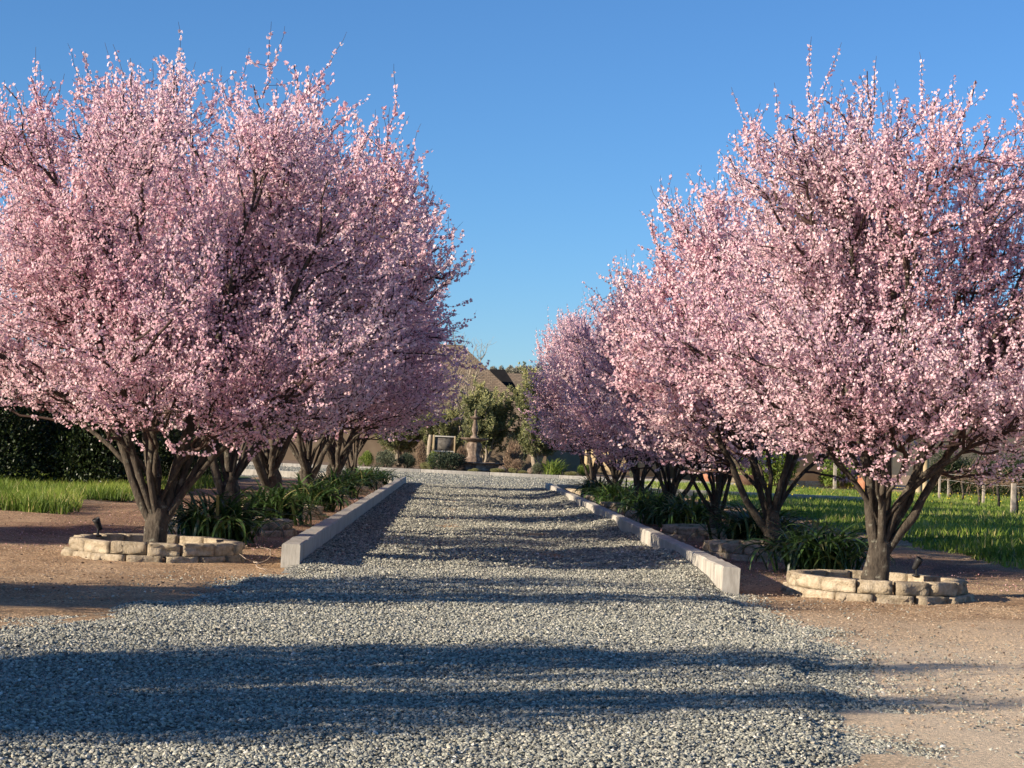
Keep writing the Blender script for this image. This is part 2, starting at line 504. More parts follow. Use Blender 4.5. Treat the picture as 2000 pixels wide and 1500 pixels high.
# gravel drive and forecourt
xs = axis((-60, -12, 4), (-12, -7, 0.5), (-7, 5.2, 0.14), (5.2, 18.1, 0.8))
ys = axis((3, 30, 0.14), (30, 50, 0.25), (50, 78, 0.5), (78, 108.1, 1.5))
GX, GY = np.meshgrid(xs, ys)
def gravel_z(X, Y):
    d = np.minimum(X - left_edge(Y), right_edge(Y) - X)
    walls = sstep(21.5, 23, Y)
    wob = 0.55 * (vnoise(X * 1.1, Y * 1.1, 11) - 0.5) + 0.25 * (vnoise(X * 3.3, Y * 3.3, 12) - 0.5)
    d2 = d + wob * (1 - walls)
    z = -0.07 + 0.12 * sstep(-0.35, 0.45, d2)
    z = z * (1 - walls) + walls * np.where(d > -0.2, 0.04, -0.07)
    z += 0.035 * (vnoise(X * 1.3, Y * 1.3, 13) - 0.5) + 0.02 * (vnoise(X * 4.1, Y * 4.1, 14) - 0.5)
    # wheel tracks and the loose banks thrown against the walls
    mid = (left_edge(Y) + right_edge(Y)) / 2
    z += -0.03 * np.exp(-((np.abs(X - mid) - 0.85) / 0.35) ** 2) * walls
    br = np.exp(-((right_edge(Y) - X) / 0.55) ** 2) * sstep(19, 22, Y) * (1 - sstep(72, 76, Y))
    z += br * (0.03 + 0.16 * vnoise(Y * 0.42, Y * 0, 15))
    bl = np.exp(-((X - left_edge(Y)) / 0.3) ** 2) * sstep(20.5, 22, Y) * (1 - sstep(72, 76, Y))
    z += bl * 0.05
    return z, d
Z, D = gravel_z(GX, GY)
ny, nx = GX.shape
idx = np.arange(nx * ny).reshape(ny, nx)
q = grid_quads(idx)
keep = (D.ravel()[q] > -0.9).any(axis=1) & (D.ravel()[q].max(axis=1) > -0.16 - 10 * (GY.ravel()[q].min(axis=1) < 22))
me = mesh_np('gravel_drive', np.stack([GX, GY, Z], -1).reshape(-1, 3), [q[keep]])
smooth(me)
obj('gravel_drive', me, M_GRAVEL, kind='structure')

# loose stones: points with geometry-node instances of a few stone shapes
stone_col = bpy.data.collections.new('stone_shapes')
rng = np.random.default_rng(5)
for i in range(7):
    bm = bmesh.new()
    bmesh.ops.create_icosphere(bm, subdivisions=1, radius=0.5)
    sc = rng.uniform(0.6, 1.25, 3); sc[2] *= 0.65
    for v in bm.verts:
        f = 1 + rng.uniform(-0.32, 0.25)
        v.co = Vector((v.co.x * sc[0] * f, v.co.y * sc[1] * f, v.co.z * sc[2] * f))
    res = bmesh.ops.convex_hull(bm, input=bm.verts)
    sme = bpy.data.meshes.new('stone_shape')
    bm.to_mesh(sme); bm.free()
    sme.materials.append(M_STONE)
    so = bpy.data.objects.new('stone_shape', sme)
    stone_col.objects.link(so)

def scatter_nodes(name, col, smin, smax, tilt):
    ng = bpy.data.node_groups.new(name, 'GeometryNodeTree')
    ng.interface.new_socket('Geometry', in_out='INPUT', socket_type='NodeSocketGeometry')
    ng.interface.new_socket('Geometry', in_out='OUTPUT', socket_type='NodeSocketGeometry')
    n, l = ng.nodes, ng.links
    gi, go = n.new('NodeGroupInput'), n.new('NodeGroupOutput')
    ip = n.new('GeometryNodeInstanceOnPoints')
    ci = n.new('GeometryNodeCollectionInfo')
    ci.inputs['Collection'].default_value = col
    ci.inputs['Separate Children'].default_value = True
    ci.inputs['Reset Children'].default_value = True
    ip.inputs['Pick Instance'].default_value = True
    l.new(gi.outputs[0], ip.inputs['Points'])
    l.new(ci.outputs[0], ip.inputs['Instance'])
    rv = n.new('FunctionNodeRandomValue'); rv.data_type = 'FLOAT_VECTOR'
    rv.inputs[0].default_value = (-tilt, -tilt, 0); rv.inputs[1].default_value = (tilt, tilt, 6.28)
    l.new(rv.outputs[0], ip.inputs['Rotation'])
    at_ = n.new('GeometryNodeInputNamedAttribute'); at_.data_type = 'FLOAT'
    at_.inputs['Name'].default_value = 'size'
    l.new(at_.outputs[0], ip.inputs['Scale'])
    l.new(ip.outputs[0], go.inputs[0])
    return ng
NG_STONE = scatter_nodes('scatter_stones', stone_col, 0, 0, 0.6)

def scatter(name, P, size, ng, kind='stuff', label=None, cat=None):
    me = bpy.data.meshes.new(name)
    me.vertices.add(len(P))
    me.vertices.foreach_set('co', np.ascontiguousarray(P, dtype=np.float32).ravel())
    vattr(me, 'size', size)
    o = obj(name, me)
    md = o.modifiers.new('scatter', 'NODES')
    md.node_group = ng
    o['kind'] = kind
    if label:
        tag(o, label, cat)
    return o

pts, szs = [], []
def add_zone(y0, y1, dens, s0, s1, xpad=0.6):
    x0, x1 = -0.27 * y1 - xpad, 0.33 * y1 + xpad
    n = int((x1 - x0) * (y1 - y0) * dens)
    X = rng.uniform(x0, x1, n); Y = rng.uniform(y0, y1, n)
    z, d = gravel_z(X, Y)
    wob = 0.5 * (vnoise(X * 1.1, Y * 1.1, 11) - 0.5)
    dd = d + wob
    p = sstep(-0.55, 0.15, dd)
    out = (Y < 21.5) & (dd > -2.2)
    p = np.maximum(p, np.where(out, (0.05 + 0.08 * (X > 0) * (Y < 16.5) * (vnoise(X * 1.6, Y * 1.6, 19) > 0.42)) * np.exp(dd / 0.9), 0))
    p = np.where(Y > 21.6, (d > 0.03) * 1.0, p)
    inview = (X > -0.265 * Y - 0.3) & (X < 0.325 * Y + 0.3)
    k = (rng.random(n) < p) & inview
    X, Y, z, d = X[k], Y[k], z[k], d[k]
    s = rng.uniform(s0, s1, len(X)) * rng.choice([0.7, 1.0, 1.25], len(X), p=[0.3, 0.55, 0.15])
    pts.append(np.stack([X, Y, np.maximum(z, -0.01) + s * rng.uniform(-0.1, 0.5, len(X)) * np.where(d > 0.1, 1.0, 0.25)], -1)); szs.append(s)
add_zone(7.8, 12, 4300, 0.013, 0.026)
add_zone(12, 17, 2900, 0.015, 0.028)
add_zone(17, 24, 1300, 0.018, 0.032)
add_zone(24, 40, 420, 0.024, 0.042)
add_zone(40, 76, 110, 0.030, 0.055)
n = 26000
X = rng.uniform(-30, 17, n); Y = rng.uniform(76, 107, n)
z, d = gravel_z(X, Y)
k = (d > 0.2) & (X > -0.27 * Y) & (X < 0.33 * Y)
s_ = rng.uniform(0.04, 0.08, k.sum())
pts.append(np.stack([X[k], Y[k], z[k] + s_ * .15], -1)); szs.append(s_)
P = np.concatenate(pts); S = np.concatenate(szs)
scatter('gravel_stones', P, S, NG_STONE, 'stuff', 'loose grey crushed stones covering the drive', 'gravel')
print('stones', len(P))

# ------------------------------------------------------------------ concrete walls beside the drive
def wall_mesh(name, a, b, thick, h, seg=0.3, depth=0.25):
    a, b = Vector(a), Vector(b)
    L = (b - a).length
    n = max(2, int(L / seg))
    t = (b - a).normalized()
    nn = Vector((-t.y, t.x, 0))
    rg = np.random.default_rng(int(L * 100))
    bvl = 0.018
    prof = [(0, -depth), (0, h - bvl), (bvl, h), (thick - bvl, h), (thick, h - bvl), (thick, -depth)]
    Vv = []
    for i in range(n + 1):
        p = a + t * (L * i / n)
        for (w, z) in prof:
            jw, jz = rg.normal(0, 0.0035), rg.normal(0, 0.004)
            Vv.append(p + nn * (w + jw) + Vector((0, 0, z + (jz if z > 0 else 0))))
    k = len(prof)
    Fq = []
    for i in range(n):
        for j in range(k - 1):
            Fq.append((i * k + j, i * k + j + 1, (i + 1) * k + j + 1, (i + 1) * k + j))
    cap = [list(range(k)), list(range(n * k, n * k + k))[::-1]]
    me = bpy.data.meshes.new(name)
    me.from_pydata([tuple(v) for v in Vv], [], Fq + cap)
    bm = bmesh.new(); bm.from_mesh(me); bmesh.ops.recalc_face_normals(bm, faces=bm.faces); bm.to_mesh(me); bm.free()
    return me
tag(obj('concrete_wall', wall_mesh('concrete_wall', (LX0, LY0, 0), (LX1, LY1, 0), 0.23, 0.31), M_CONC), 'low concrete kerb wall along the left side of the gravel drive', 'kerb wall')
tag(obj('concrete_wall', wall_mesh('concrete_wall', (RX1, RY1, 0), (RX0, RY0, 0), 0.21, 0.31), M_CONC), 'low concrete kerb wall along the right side of the drive, dappled with sun', 'kerb wall')
p0, p1 = at(766, 939, 74.2), at(712, 926, 77)
tag(obj('concrete_wall', wall_mesh('concrete_wall', (p0.x, 75.6, 0), (-14, 77.8, 0), 0.22, 0.3), M_CONC), 'sunlit concrete kerb turning left at the far end of the left wall', 'kerb wall')
tag(obj('concrete_wall', wall_mesh('concrete_wall', (17, 76.5, 0), (RX1 + 0.5, 74.8, 0), 0.22, 0.26), M_CONC), 'shaded concrete kerb turning right at the far end of the right wall', 'kerb wall')
kr = thing('far_kerb', 'long straight pale concrete kerb in front of the fountain garden', 'kerb', (0, 107, 0))
xk = -34.0
while xk < 14.4:
    me = box_mesh('kerb_segment', 0, 3.98, 0, 0.25, -0.2, 0.24, 0.015)
    obj('kerb_segment', me, M_CONC, kr, loc=(xk, 0, 0))
    xk += 4.0

# ------------------------------------------------------------------ plum trees
def env_r(z, H, R, dome=False):
    if dome:
        return R * np.interp(z / H, [0.16, 0.22, 0.30, 0.45, 0.62, 0.76, 0.88, 0.96, 1.03], [0.35, 0.72, 0.95, 1.06, 1.06, 0.97, 0.76, 0.52, 0.15])
    return R * np.interp(z / H, [0.16, 0.22, 0.30, 0.45, 0.62, 0.78, 0.9, 0.97, 1.03], [0.35, 0.70, 0.92, 1.02, 1.05, 1.0, 0.86, 0.66, 0.25])

def curves(o, d0, d1, L, n, rg, wig):
    s = np.linspace(0, 1, n)[None, :, None]
    P = o[:, None, :] + L[:, None, None] * (d0[:, None, :] * s + (d1 - d0)[:, None, :] * s * s * 0.5)
    w = np.cumsum(rg.normal(0, 1, P.shape), axis=1)
    w -= w[:, :1]
    P = P + w * (wig * L)[:, None, None] / n
    return P

def pick(rg, P, n, t0, t1, minr=None):
    M, k, _ = P.shape
    Ls = np.linalg.norm(np.diff(P, axis=1), axis=2).sum(1)
    i = rg.choice(M, n, p=Ls / Ls.sum())
    t = rg.uniform(t0, t1, n) * (k - 1)
    j = np.minimum(t.astype(int), k - 2)
    f = (t - j)[:, None]
    o = P[i, j] * (1 - f) + P[i, j + 1] * f
    tan = nrm(P[i, j + 1] - P[i, j])
    return o, tan, t / (k - 1)

def flowers(P, D, r, k, rg, cup=0.35):
    """small cupped blossoms: k petals each"""
    n = len(P)
    ref = np.where(np.abs(D[:, 2:3]) < 0.9, np.array([[0, 0, 1.0]]), np.array([[1.0, 0, 0]]))
    A = nrm(np.cross(D, ref)); B = np.cross(D, A)
    ang = rg.uniform(0, 6.28, n)[:, None] + np.arange(k)[None] * 2 * np.pi / k
    rr = r[:, None] * rg.uniform(0.75, 1.2, (n, k))
    rim = P[:, None] + rr[..., None] * (np.cos(ang)[..., None] * A[:, None] + np.sin(ang)[..., None] * B[:, None]) + (r[:, None] * rg.uniform(0.1, 0.75, (n, k)) * cup * 2)[..., None] * D[:, None]
    V = np.concatenate([P[:, None], rim], axis=1)
    base = (np.arange(n) * (k + 1))[:, None]
    c = np.arange(k)
    tri = np.stack([np.repeat(base, k, 1), base + 1 + c, base + 1 + (c + 1) % k], -1).reshape(-1, 3)
    return V.reshape(-1, 3), tri, k + 1

def leaves(P, D, ln, wd, rg):
    """folded lance-shaped leaves: two triangles pairs"""
    n = len(P)
    rv = nrm(rg.normal(0, 1, (n, 3)))
    S = nrm(np.cross(D, rv))
    Nn = np.cross(S, D)
    mid = P + D * (ln * 0.5)[:, None]
    V = np.stack([P, mid + S * wd[:, None] * .5 + Nn * wd[:, None] * .15, P + D * ln[:, None], mid - S * wd[:, None] * .5 + Nn * wd[:, None] * .15], 1)
    b = (np.arange(n) * 4)[:, None]
    tri = np.concatenate([b + np.array([[0, 1, 2]]), b + np.array([[0, 2, 3]])], 0)
    return V.reshape(-1, 3), tri, 4

def along(P, n, rg, s0=0.0, s1=1.0, step=0.035, power=1.0):
    M, k, _ = P.shape
    L = np.linalg.norm(np.diff(P, axis=1), axis=2).sum(1)
    i = rg.choice(M, n, p=L / L.sum())
    s = s0 + (s1 - s0) * rg.random(n) ** power
    s = np.round(s * L[i] / step) * step / L[i]
    t = np.clip(s, 0, 0.999) * (k - 1)
    j = np.minimum(t.astype(int), k - 2)
    f = (t - j)[:, None]
    p = P[i, j] * (1 - f) + P[i, j + 1] * f
    tan = nrm(P[i, j + 1] - P[i, j])
    return p, tan

def plum(seed, H, R, nfl, petals, limb_spec=None, n2=170, n3=900, n4=3600, fl_r=(0.0165, 0.0235), lean=(0, 0), drop=None, dome=False):
    rg = np.random.default_rng(seed)
    K = 6
    fork_z = 0.55
    limbs = []
    if limb_spec is None:
        limb_spec = []
        for k in range(K):
            az = 2 * np.pi * (k + rg.uniform(-0.25, 0.25)) / K
            re = rg.uniform(0.35, 0.9) if k % 2 else rg.uniform(0.7, 0.95)
            limb_spec.append((az, re, rg.uniform(0.84, 0.97) - 0.12 * max(0, re - 0.6), rg.uniform(0.35, 0.85), rg.uniform(0.05, 0.085)))
        for k in range(5):
            az = 2 * np.pi * (k + rg.uniform(-0.3, 0.3)) / 5 + 0.4
            limb_spec.append((az, rg.uniform(0.9, 1.03), rg.uniform(0.40, 0.62), rg.uniform(0.6, 1.1), rg.uniform(0.035, 0.05)))
    n = 18
    t = np.linspace(0, 1, n)
    LP, LR = [], []
    for (az, re, ze, z0, r0) in limb_spec:
        low = ze < 0.65
        rad = R * re * (t ** (1.1 if low else rg.uniform(0.85, 1.08)))
        zz = z0 + (H * ze - z0) * (t ** (0.75 if low else rg.uniform(0.92, 1.08)))
        azs = az + np.cumsum(rg.normal(0, 0.045, n))
        off = 0.05
        P = np.stack([lean[0] * t + (rad + off * (1 - t)) * np.cos(azs), lean[1] * t + (rad + off * (1 - t)) * np.sin(azs), zz], -1)
        w = np.cumsum(rg.normal(0, 0.022, P.shape), 0); w -= w[0]
        w[:, 2] *= 0.4
        LP.append(P + w)
        LR.append(0.74 * r0 * (1 - t) ** 0.85 + 0.004)
    LP = np.array(LP); LR = np.array(LR)
    # trunk with root flare
    tz = np.array([-0.15, 0.0, 0.08, 0.2, 0.4, 0.62, 0.85])
    tr = np.array([0.23, 0.19, 0.16, 0.145, 0.14, 0.115, 0.03])
    TP = np.stack([0.02 * np.sin(tz * 4 + seed), 0.02 * np.cos(tz * 3 + seed) - 0.02, tz], -1)[None]
    tv, tq = tubes(TP, tr[None], 14)
    tv += 0.012 * rg.normal(0, 1, tv.shape)
    a_ = np.arctan2(tv[:, 1], tv[:, 0])
    tv[:, :2] *= (1 + 0.09 * np.sin(3 * a_ + seed) + 0.05 * np.sin(7 * a_ + seed))[:, None]
    lv, lq = tubes(LP, LR, 8)
    lv += 0.004 * rg.normal(0, 1, lv.shape)
    # secondary branches
    def grow(par, n, t0, t1, l0, l1, a, b, c, up, npt, wig, margin=1.0):
        o, tan, tt = pick(rg, par, n * 3, t0, t1)
        outw = o.copy(); outw[:, 2] = 0; outw = nrm(outw)
        rnd = nrm(rg.normal(0, 1, o.shape))
        d0 = nrm(tan * a + rnd * b + outw * c)
        d1 = nrm(d0 + np.array([[0, 0, up]]) + 0.25 * rg.normal(0, 1, o.shape))
        L = rg.uniform(l0, l1, len(o))
        C = curves(o, d0, d1, L, npt, rg, wig)
        e = C[:, -1]
        ang = np.arctan2(e[:, 1], e[:, 0])
        lim = env_r(e[:, 2], H, R, dome) * margin * (1 + 0.09 * np.sin(3 * ang + seed) + 0.06 * np.sin(5 * ang + 2 * seed + e[:, 2]))
        ok = (np.hypot(e[:, 0], e[:, 1]) < lim) & (e[:, 2] < H * 1.02) & (e[:, 2] > 0.21 * H)
        if drop is not None:
            ok &= ~drop(e)
        return C[ok][:n]
    S2 = grow(LP, n2, 0.2, 0.97, 0.8, 1.9, 0.6, 0.55, 0.35, 0.55, 9, 0.28)
    P2 = np.concatenate([LP[:, 4::2][:, :7], S2[:, 1:8]], 0)
    S3 = grow(P2, n3, 0.15, 1.0, 0.5, 1.15, 0.55, 0.75, 0.25, 0.7, 6, 0.3, 1.06)
    P3 = np.concatenate([S2[:, 3:9], S3], 0)
    S4 = grow(P3, n4, 0.1, 1.0, 0.25, 0.7, 0.5, 0.8, 0.2, 0.95, 4, 0.35, 1.12)
    # upright whips breaking the skyline
    tops = S3[S3[:, -1, 2] > 0.72 * H]
    if len(tops) > 5:
        o, tan, _ = pick(rg, tops, 190, 0.3, 1.0)
        d0 = nrm(tan * 0.4 + np.array([[0, 0, 1.0]]) + 0.22 * rg.normal(0, 1, o.shape))
        outw = o.copy(); outw[:, 2] = 0
        d1 = nrm(d0 + 0.12 * nrm(outw) + np.array([[0, 0, 0.5]]))
        W = curves(o, d0, d1, rg.uniform(0.25, 0.85, len(o)), 6, rg, 0.12)
        e = W[:, -1]
        W = W[(e[:, 2] < H * 1.09)]
    s2v, s2q = tubes(S2, np.linspace(0.022, 0.007, 9)[None].repeat(len(S2), 0), 5)
    s3v, s3q = tubes(S3, np.linspace(0.009, 0.0035, 6)[None].repeat(len(S3), 0), 3)
    s4v, s4q = tubes(S4, np.linspace(0.0045, 0.002, 4)[None].repeat(len(S4), 0), 3)
    wv, wq = tubes(W, np.linspace(0.005, 0.0025, 6)[None].repeat(len(W), 0), 3)
    V, Fs = join_np([(tv, tq), (lv, lq)])
    m_tr = mesh_np('trunk', V, Fs); smooth(m_tr); m_tr.materials.append(M_BARK)
    V, Fs = join_np([(s2v, s2q), (s3v, s3q), (s4v, s4q), (wv, wq)])
    m_br = mesh_np('branches', V, Fs); m_br.materials.append(M_TWIG)
    # blossoms
    n_2, n_3, n_w, n_l = int(nfl * 0.05), int(nfl * 0.27), int(nfl * 0.05), int(nfl * 0.02)
    n_4 = nfl - n_2 - n_3 - n_w - n_l
    parts = [along(S2, n_2, rg, 0.4, 1.0, 0.06), along(S3, n_3, rg, 0.2, 1.0, 0.055), along(S4, n_4, rg, 0.05, 1.0, 0.055), along(W, n_w, rg, 0.0, 0.9, 0.05, 2.0), along(LP[:, 12:], n_l, rg, 0, 1)]
    P = np.concatenate([p for p, _ in parts]); T = np.concatenate([q_ for _, q_ in parts])
    rnd = nrm(rg.normal(0, 1, P.shape))
    side = nrm(rnd - T * (rnd * T).sum(1, keepdims=True))
    P = P + side * rg.uniform(0.004, 0.034, len(P))[:, None] + T * rg.normal(0, 0.011, len(P))[:, None]
    D = nrm(side + 0.45 * rg.normal(0, 1, P.shape))
    fv, ft, kk = flowers(P, D, rg.uniform(fl_r[0], fl_r[1], len(P)), petals, rg)
    m_fl = mesh_np('blossom_crown', fv, [ft])
    # colour: mostly random per blossom, drifting slowly from spray to spray
    drift = vnoise(P[:, 0] * 0.9 + 7, P[:, 2] * 0.9 + P[:, 1] * 0.7, seed)
    col = np.clip(0.62 * rg.random(len(P)) + 0.45 * drift, 0, 1)
    vattr(m_fl, 'rnd', np.repeat(col, kk))
    m_fl.materials.append(M_PETAL)
    print('plum', seed, len(S2), len(S3), len(S4), len(W), 'tris', len(ft), 'wood', len(lq) * 2 + (len(s2q) + len(s3q) + len(s4q) + len(wq)) * 2)
    return m_tr, m_br, m_fl

ND = 1.0
# limbs of the two front trees follow the photograph: (direction, reach, top, start height, thickness)
pi = math.pi
spec_a = [(pi * 0.98, 0.58, 0.96, 0.38, 0.075), (pi * 0.88, 0.85, 0.93, 0.5, 0.06), (pi * 0.72, 0.45, 0.97, 0.42, 0.085), (pi * 1.3, 0.65, 0.95, 0.5, 0.06), (pi * 0.05, 0.45, 0.97, 0.42, 0.09),
          (-0.12, 0.88, 0.93, 0.35, 0.065), (0.9, 0.75, 0.95, 0.5, 0.075), (-pi * 0.5, 0.45, 0.96, 0.52, 0.06), (0.15, 0.7, 0.98, 0.5, 0.06),
          (pi * 0.95, 1.05, 0.46, 0.7, 0.04), (pi * 1.2, 1.0, 0.5, 0.75, 0.036), (-pi * 0.5, 0.95, 0.42, 0.8, 0.034), (0.1, 1.02, 0.5, 0.4, 0.045), (1.7, 1.0, 0.5, 0.8, 0.036), (-0.8, 1.0, 0.42, 0.7, 0.034)]
spec_b = [(pi * 0.95, 0.5, 0.90, 0.55, 0.09), (pi * 0.6, 0.5, 0.93, 0.55, 0.07), (1.3, 0.12, 0.97, 0.55, 0.10), (0.1, 0.5, 0.9, 0.6, 0.06), (-0.35, 0.75, 0.86, 0.6, 0.05), (0.5, 0.8, 0.84, 0.6, 0.05), (-0.12, 0.88, 0.74, 0.48, 0.08), (-pi * 0.5, 0.28, 0.94, 0.6, 0.06), (pi * 0.9, 0.3, 0.96, 0.6, 0.06), (1.4, 0.65, 0.88, 0.6, 0.065),
          (pi * 1.05, 0.98, 0.48, 0.85, 0.045), (pi * 1.35, 0.98, 0.42, 0.9, 0.034), (-pi * 0.45, 0.95, 0.40, 0.95, 0.034), (0.05, 1.02, 0.52, 0.8, 0.045), (2.0, 1.0, 0.55, 0.8, 0.038), (-0.7, 1.02, 0.42, 0.9, 0.036)]
PL_A = plum(11, 6.05, 3.0, 160000, 4, spec_a, n2=200, n3=1150, n4=4600, drop=lambda e: (e[:, 0] < -0.8) & (e[:, 2] < 1.4 + (-e[:, 0] - 0.8) * 0.42))
PL_B = plum(23, 6.25, 2.7, 154000, 4, spec_b, n2=195, n3=1150, n4=4600, dome=True)
PL_C = plum(37, 6.4, 2.6, 80000, 4, None, n2=175, n3=950, n4=3300, fl_r=(0.0225, 0.032))
PL_D = plum(52, 6.4, 2.6, 78000, 4, None, n2=175, n3=950, n4=3300, fl_r=(0.0225, 0.032), dome=True)

ORD = ['first', 'second', 'third', 'fourth', 'fifth', 'sixth', 'seventh']
def place_plum(meshes, loc, rz, sc, label, group='flowering plum trees lining the drive'):
    t = thing('flowering_plum_tree', label, 'tree', loc, rz, group)
    t.scale = sc if isinstance(sc, tuple) else (sc, sc, sc)
    t.rotation_euler = (0.035 * math.sin(loc[1] * 3.1), 0.035 * math.cos(loc[1] * 2.3), rz)
    for nm, me in zip(('trunk', 'branches', 'blossom_crown'), meshes):
        o = obj(nm, me, None, t)
        if nm == 'blossom_crown':
            o['kind'] = 'stuff'
    return t

L_set = [(PL_A, 0, 1.0), (PL_C, 0.4, (1.2, 1.2, 1.21)), (PL_D, 2.0, (1.32, 1.32, 1.27)), (PL_C, 3.6, (1.40, 1.40, 1.27)), (PL_D, 5.1, (1.45, 1.45, 1.22)), (PL_C, 1.9, 1.08)]
R_set = [(PL_B, 0, 1.0), (PL_D, 1.0, (0.98, 0.98, 1.0)), (PL_C, 2.5, (0.86, 0.86, 0.94)), (PL_D, 3.9, (0.92, 0.92, 0.90)), (PL_C, 5.2, (0.88, 0.88, 0.93)), (PL_D, 0.1, (1.02, 1.02, 1.04)), (PL_C, 0.9, (0.96, 0.96, 1.07))]
L_lab = ['pink blossoming plum tree nearest on the left, in the block ring with a spotlight',
         'pink blossoming plum, second of the left row, dark stems leaning right behind the strappy clump',
         'pink blossoming plum, third of the left row from the front',
         'pink blossoming plum, fourth of the left row, dark single trunk beside the kerb wall',
         'pink blossoming plum, fifth of the left row, next to last',
         'pink blossoming plum at the far end of the left row, pale fanned stems']
R_lab = ['pink blossoming plum tree nearest on the right, thick trunk forking low in its block ring',
         'pink blossoming plum, second of the right row, broad dark forked trunk',
         'pink blossoming plum, third of the right row, two pale upright stems',
         'pink blossoming plum, fourth and middle tree of the right row',
         'pink blossoming plum, fifth of the right row from the front',
         'pink blossoming plum, sixth of the right row, next to last',
         'pink blossoming plum at the far end of the right row, nearest the court']
for (ms, rz, sc), Y, lab in zip(L_set, LT, L_lab):
    place_plum(ms, (ROW_L, Y, 0), rz, sc, lab)
for (ms, rz, sc), Y, lab in zip(R_set, RT, R_lab):
    place_plum(ms, (ROW_R, Y, 0), rz, sc, lab)
# trees standing outside the left edge of the picture: their shade falls across the foreground
place_plum(PL_D, (-10.0, 7.4, 0), 0.7, 0.80, 'pink plum tree standing out of frame, shading the near gravel', 'plum trees beyond the left edge')
place_plum(PL_C, (-13.5, 5.6, 0), 1.2, 0.7, 'unseen pink plum tree added to thicken the shade on the near gravel', 'plum trees beyond the left edge')  # unseen tree added to close gaps in the foreground shade band
place_plum(PL_C, (-10.5, 14.6, 0), 2.9, 0.74, 'pink plum tree standing out of frame, shading the soil before the near left ring', 'plum trees beyond the left edge')
place_plum(PL_D, (-15.5, 23.0, 0), 4.2, 1.0, 'pink plum tree standing out of frame, shading the soil behind the near left ring', 'plum trees beyond the left edge')

# ------------------------------------------------------------------ block rings
block_meshes = []
for i in range(6):
    rg = np.random.default_rng(100 + i)
    nxb, nzb = 8, 5
    u = np.linspace(-0.5, 0.5, nxb); w = np.linspace(0, 1, nzb)
    UU, WW = np.meshgrid(u, w)
    edge = np.minimum(np.minimum(UU + .5, .5 - UU) * 6, np.minimum(WW, 1 - WW) * 3)
    dep = -0.008 * np.clip(edge * 3, 0, 1) + (0.045 * (rg.random(UU.shape) - 0.5) + 0.085 * (vnoise(UU * 6 + i * 9, WW * 2.6, 70 + i) - 0.5)) * np.where(edge > 0.05, 1.0, 0.5)
    front = np.stack([UU * 0.43 + 0.012 * rg.normal(0, 1, UU.shape) * (np.abs(UU) < .45), -0.10 + dep, WW * 0.156 + 0.008 * rg.normal(0, 1, UU.shape) * ((WW > .1) & (WW < .9)) - 0.006 * rg.random(UU.shape) * (WW > .9)], -1).reshape(-1, 3)
    back = np.stack([UU * 0.335, np.full_like(UU, 0.11), WW * 0.156], -1).reshape(-1, 3)
    ix = np.arange(nxb * nzb).reshape(nzb, nxb)
    qf = grid_quads(ix)
    qb = grid_quads(ix)[:, ::-1] + nxb * nzb
    ring = list(ix[0, :]) + list(ix[1:, -1]) + list(ix[-1, ::-1][1:]) + list(ix[::-1, 0][1:-1])
    qs = [(ring[(j + 1) % len(ring)], ring[j], ring[j] + nxb * nzb, ring[(j + 1) % len(ring)] + nxb * nzb) for j in range(len(ring))]
    me = mesh_np('block', np.concatenate([front, back]), [qf, qb, np.array(qs)])
    me.materials.append(M_BLOCK)
    block_meshes.append(me)

def make_ring(loc, label, seed):
    rg = random.Random(seed)
    t = thing('block_planter_ring', label, 'planter ring', loc, rg.uniform(0, 6), 'stone block rings around the trees')
    n = 15
    for course, (rad, z, ph) in enumerate(((1.11, -0.075, 0.5), (1.06, 0.083, 0.0))):
        for k in range(n):
            a = 2 * pi * (k + ph) / n
            r = rad - 0.11 + rg.uniform(-0.022, 0.026)
            b = obj('block', block_meshes[rg.randrange(6)], None, t)
            b.location = (r * math.sin(a), -r * math.cos(a), z + rg.uniform(-0.006, 0.004))
            b.rotation_euler = (rg.uniform(-.03, .03), rg.uniform(-.025, .025), a + rg.uniform(-0.07, 0.07))
            b.scale = (1.0 + rg.uniform(-0.09, 0.03), 1, 0.97 if course else 1.0)
    return t
for i, Y in enumerate(LT):
    make_ring((ROW_L, Y, 0), ['pale split-face block ring around the nearest left tree, spotlight on its rim'][0] if i == 0 else 'block ring around the %s tree of the left row' % ORD[i], 40 + i)
for i, Y in enumerate(RT):
    make_ring((ROW_R, Y, 0), 'pale split-face block ring around the nearest right tree' if i == 0 else 'block ring around the %s tree of the right row' % ORD[i], 60 + i)

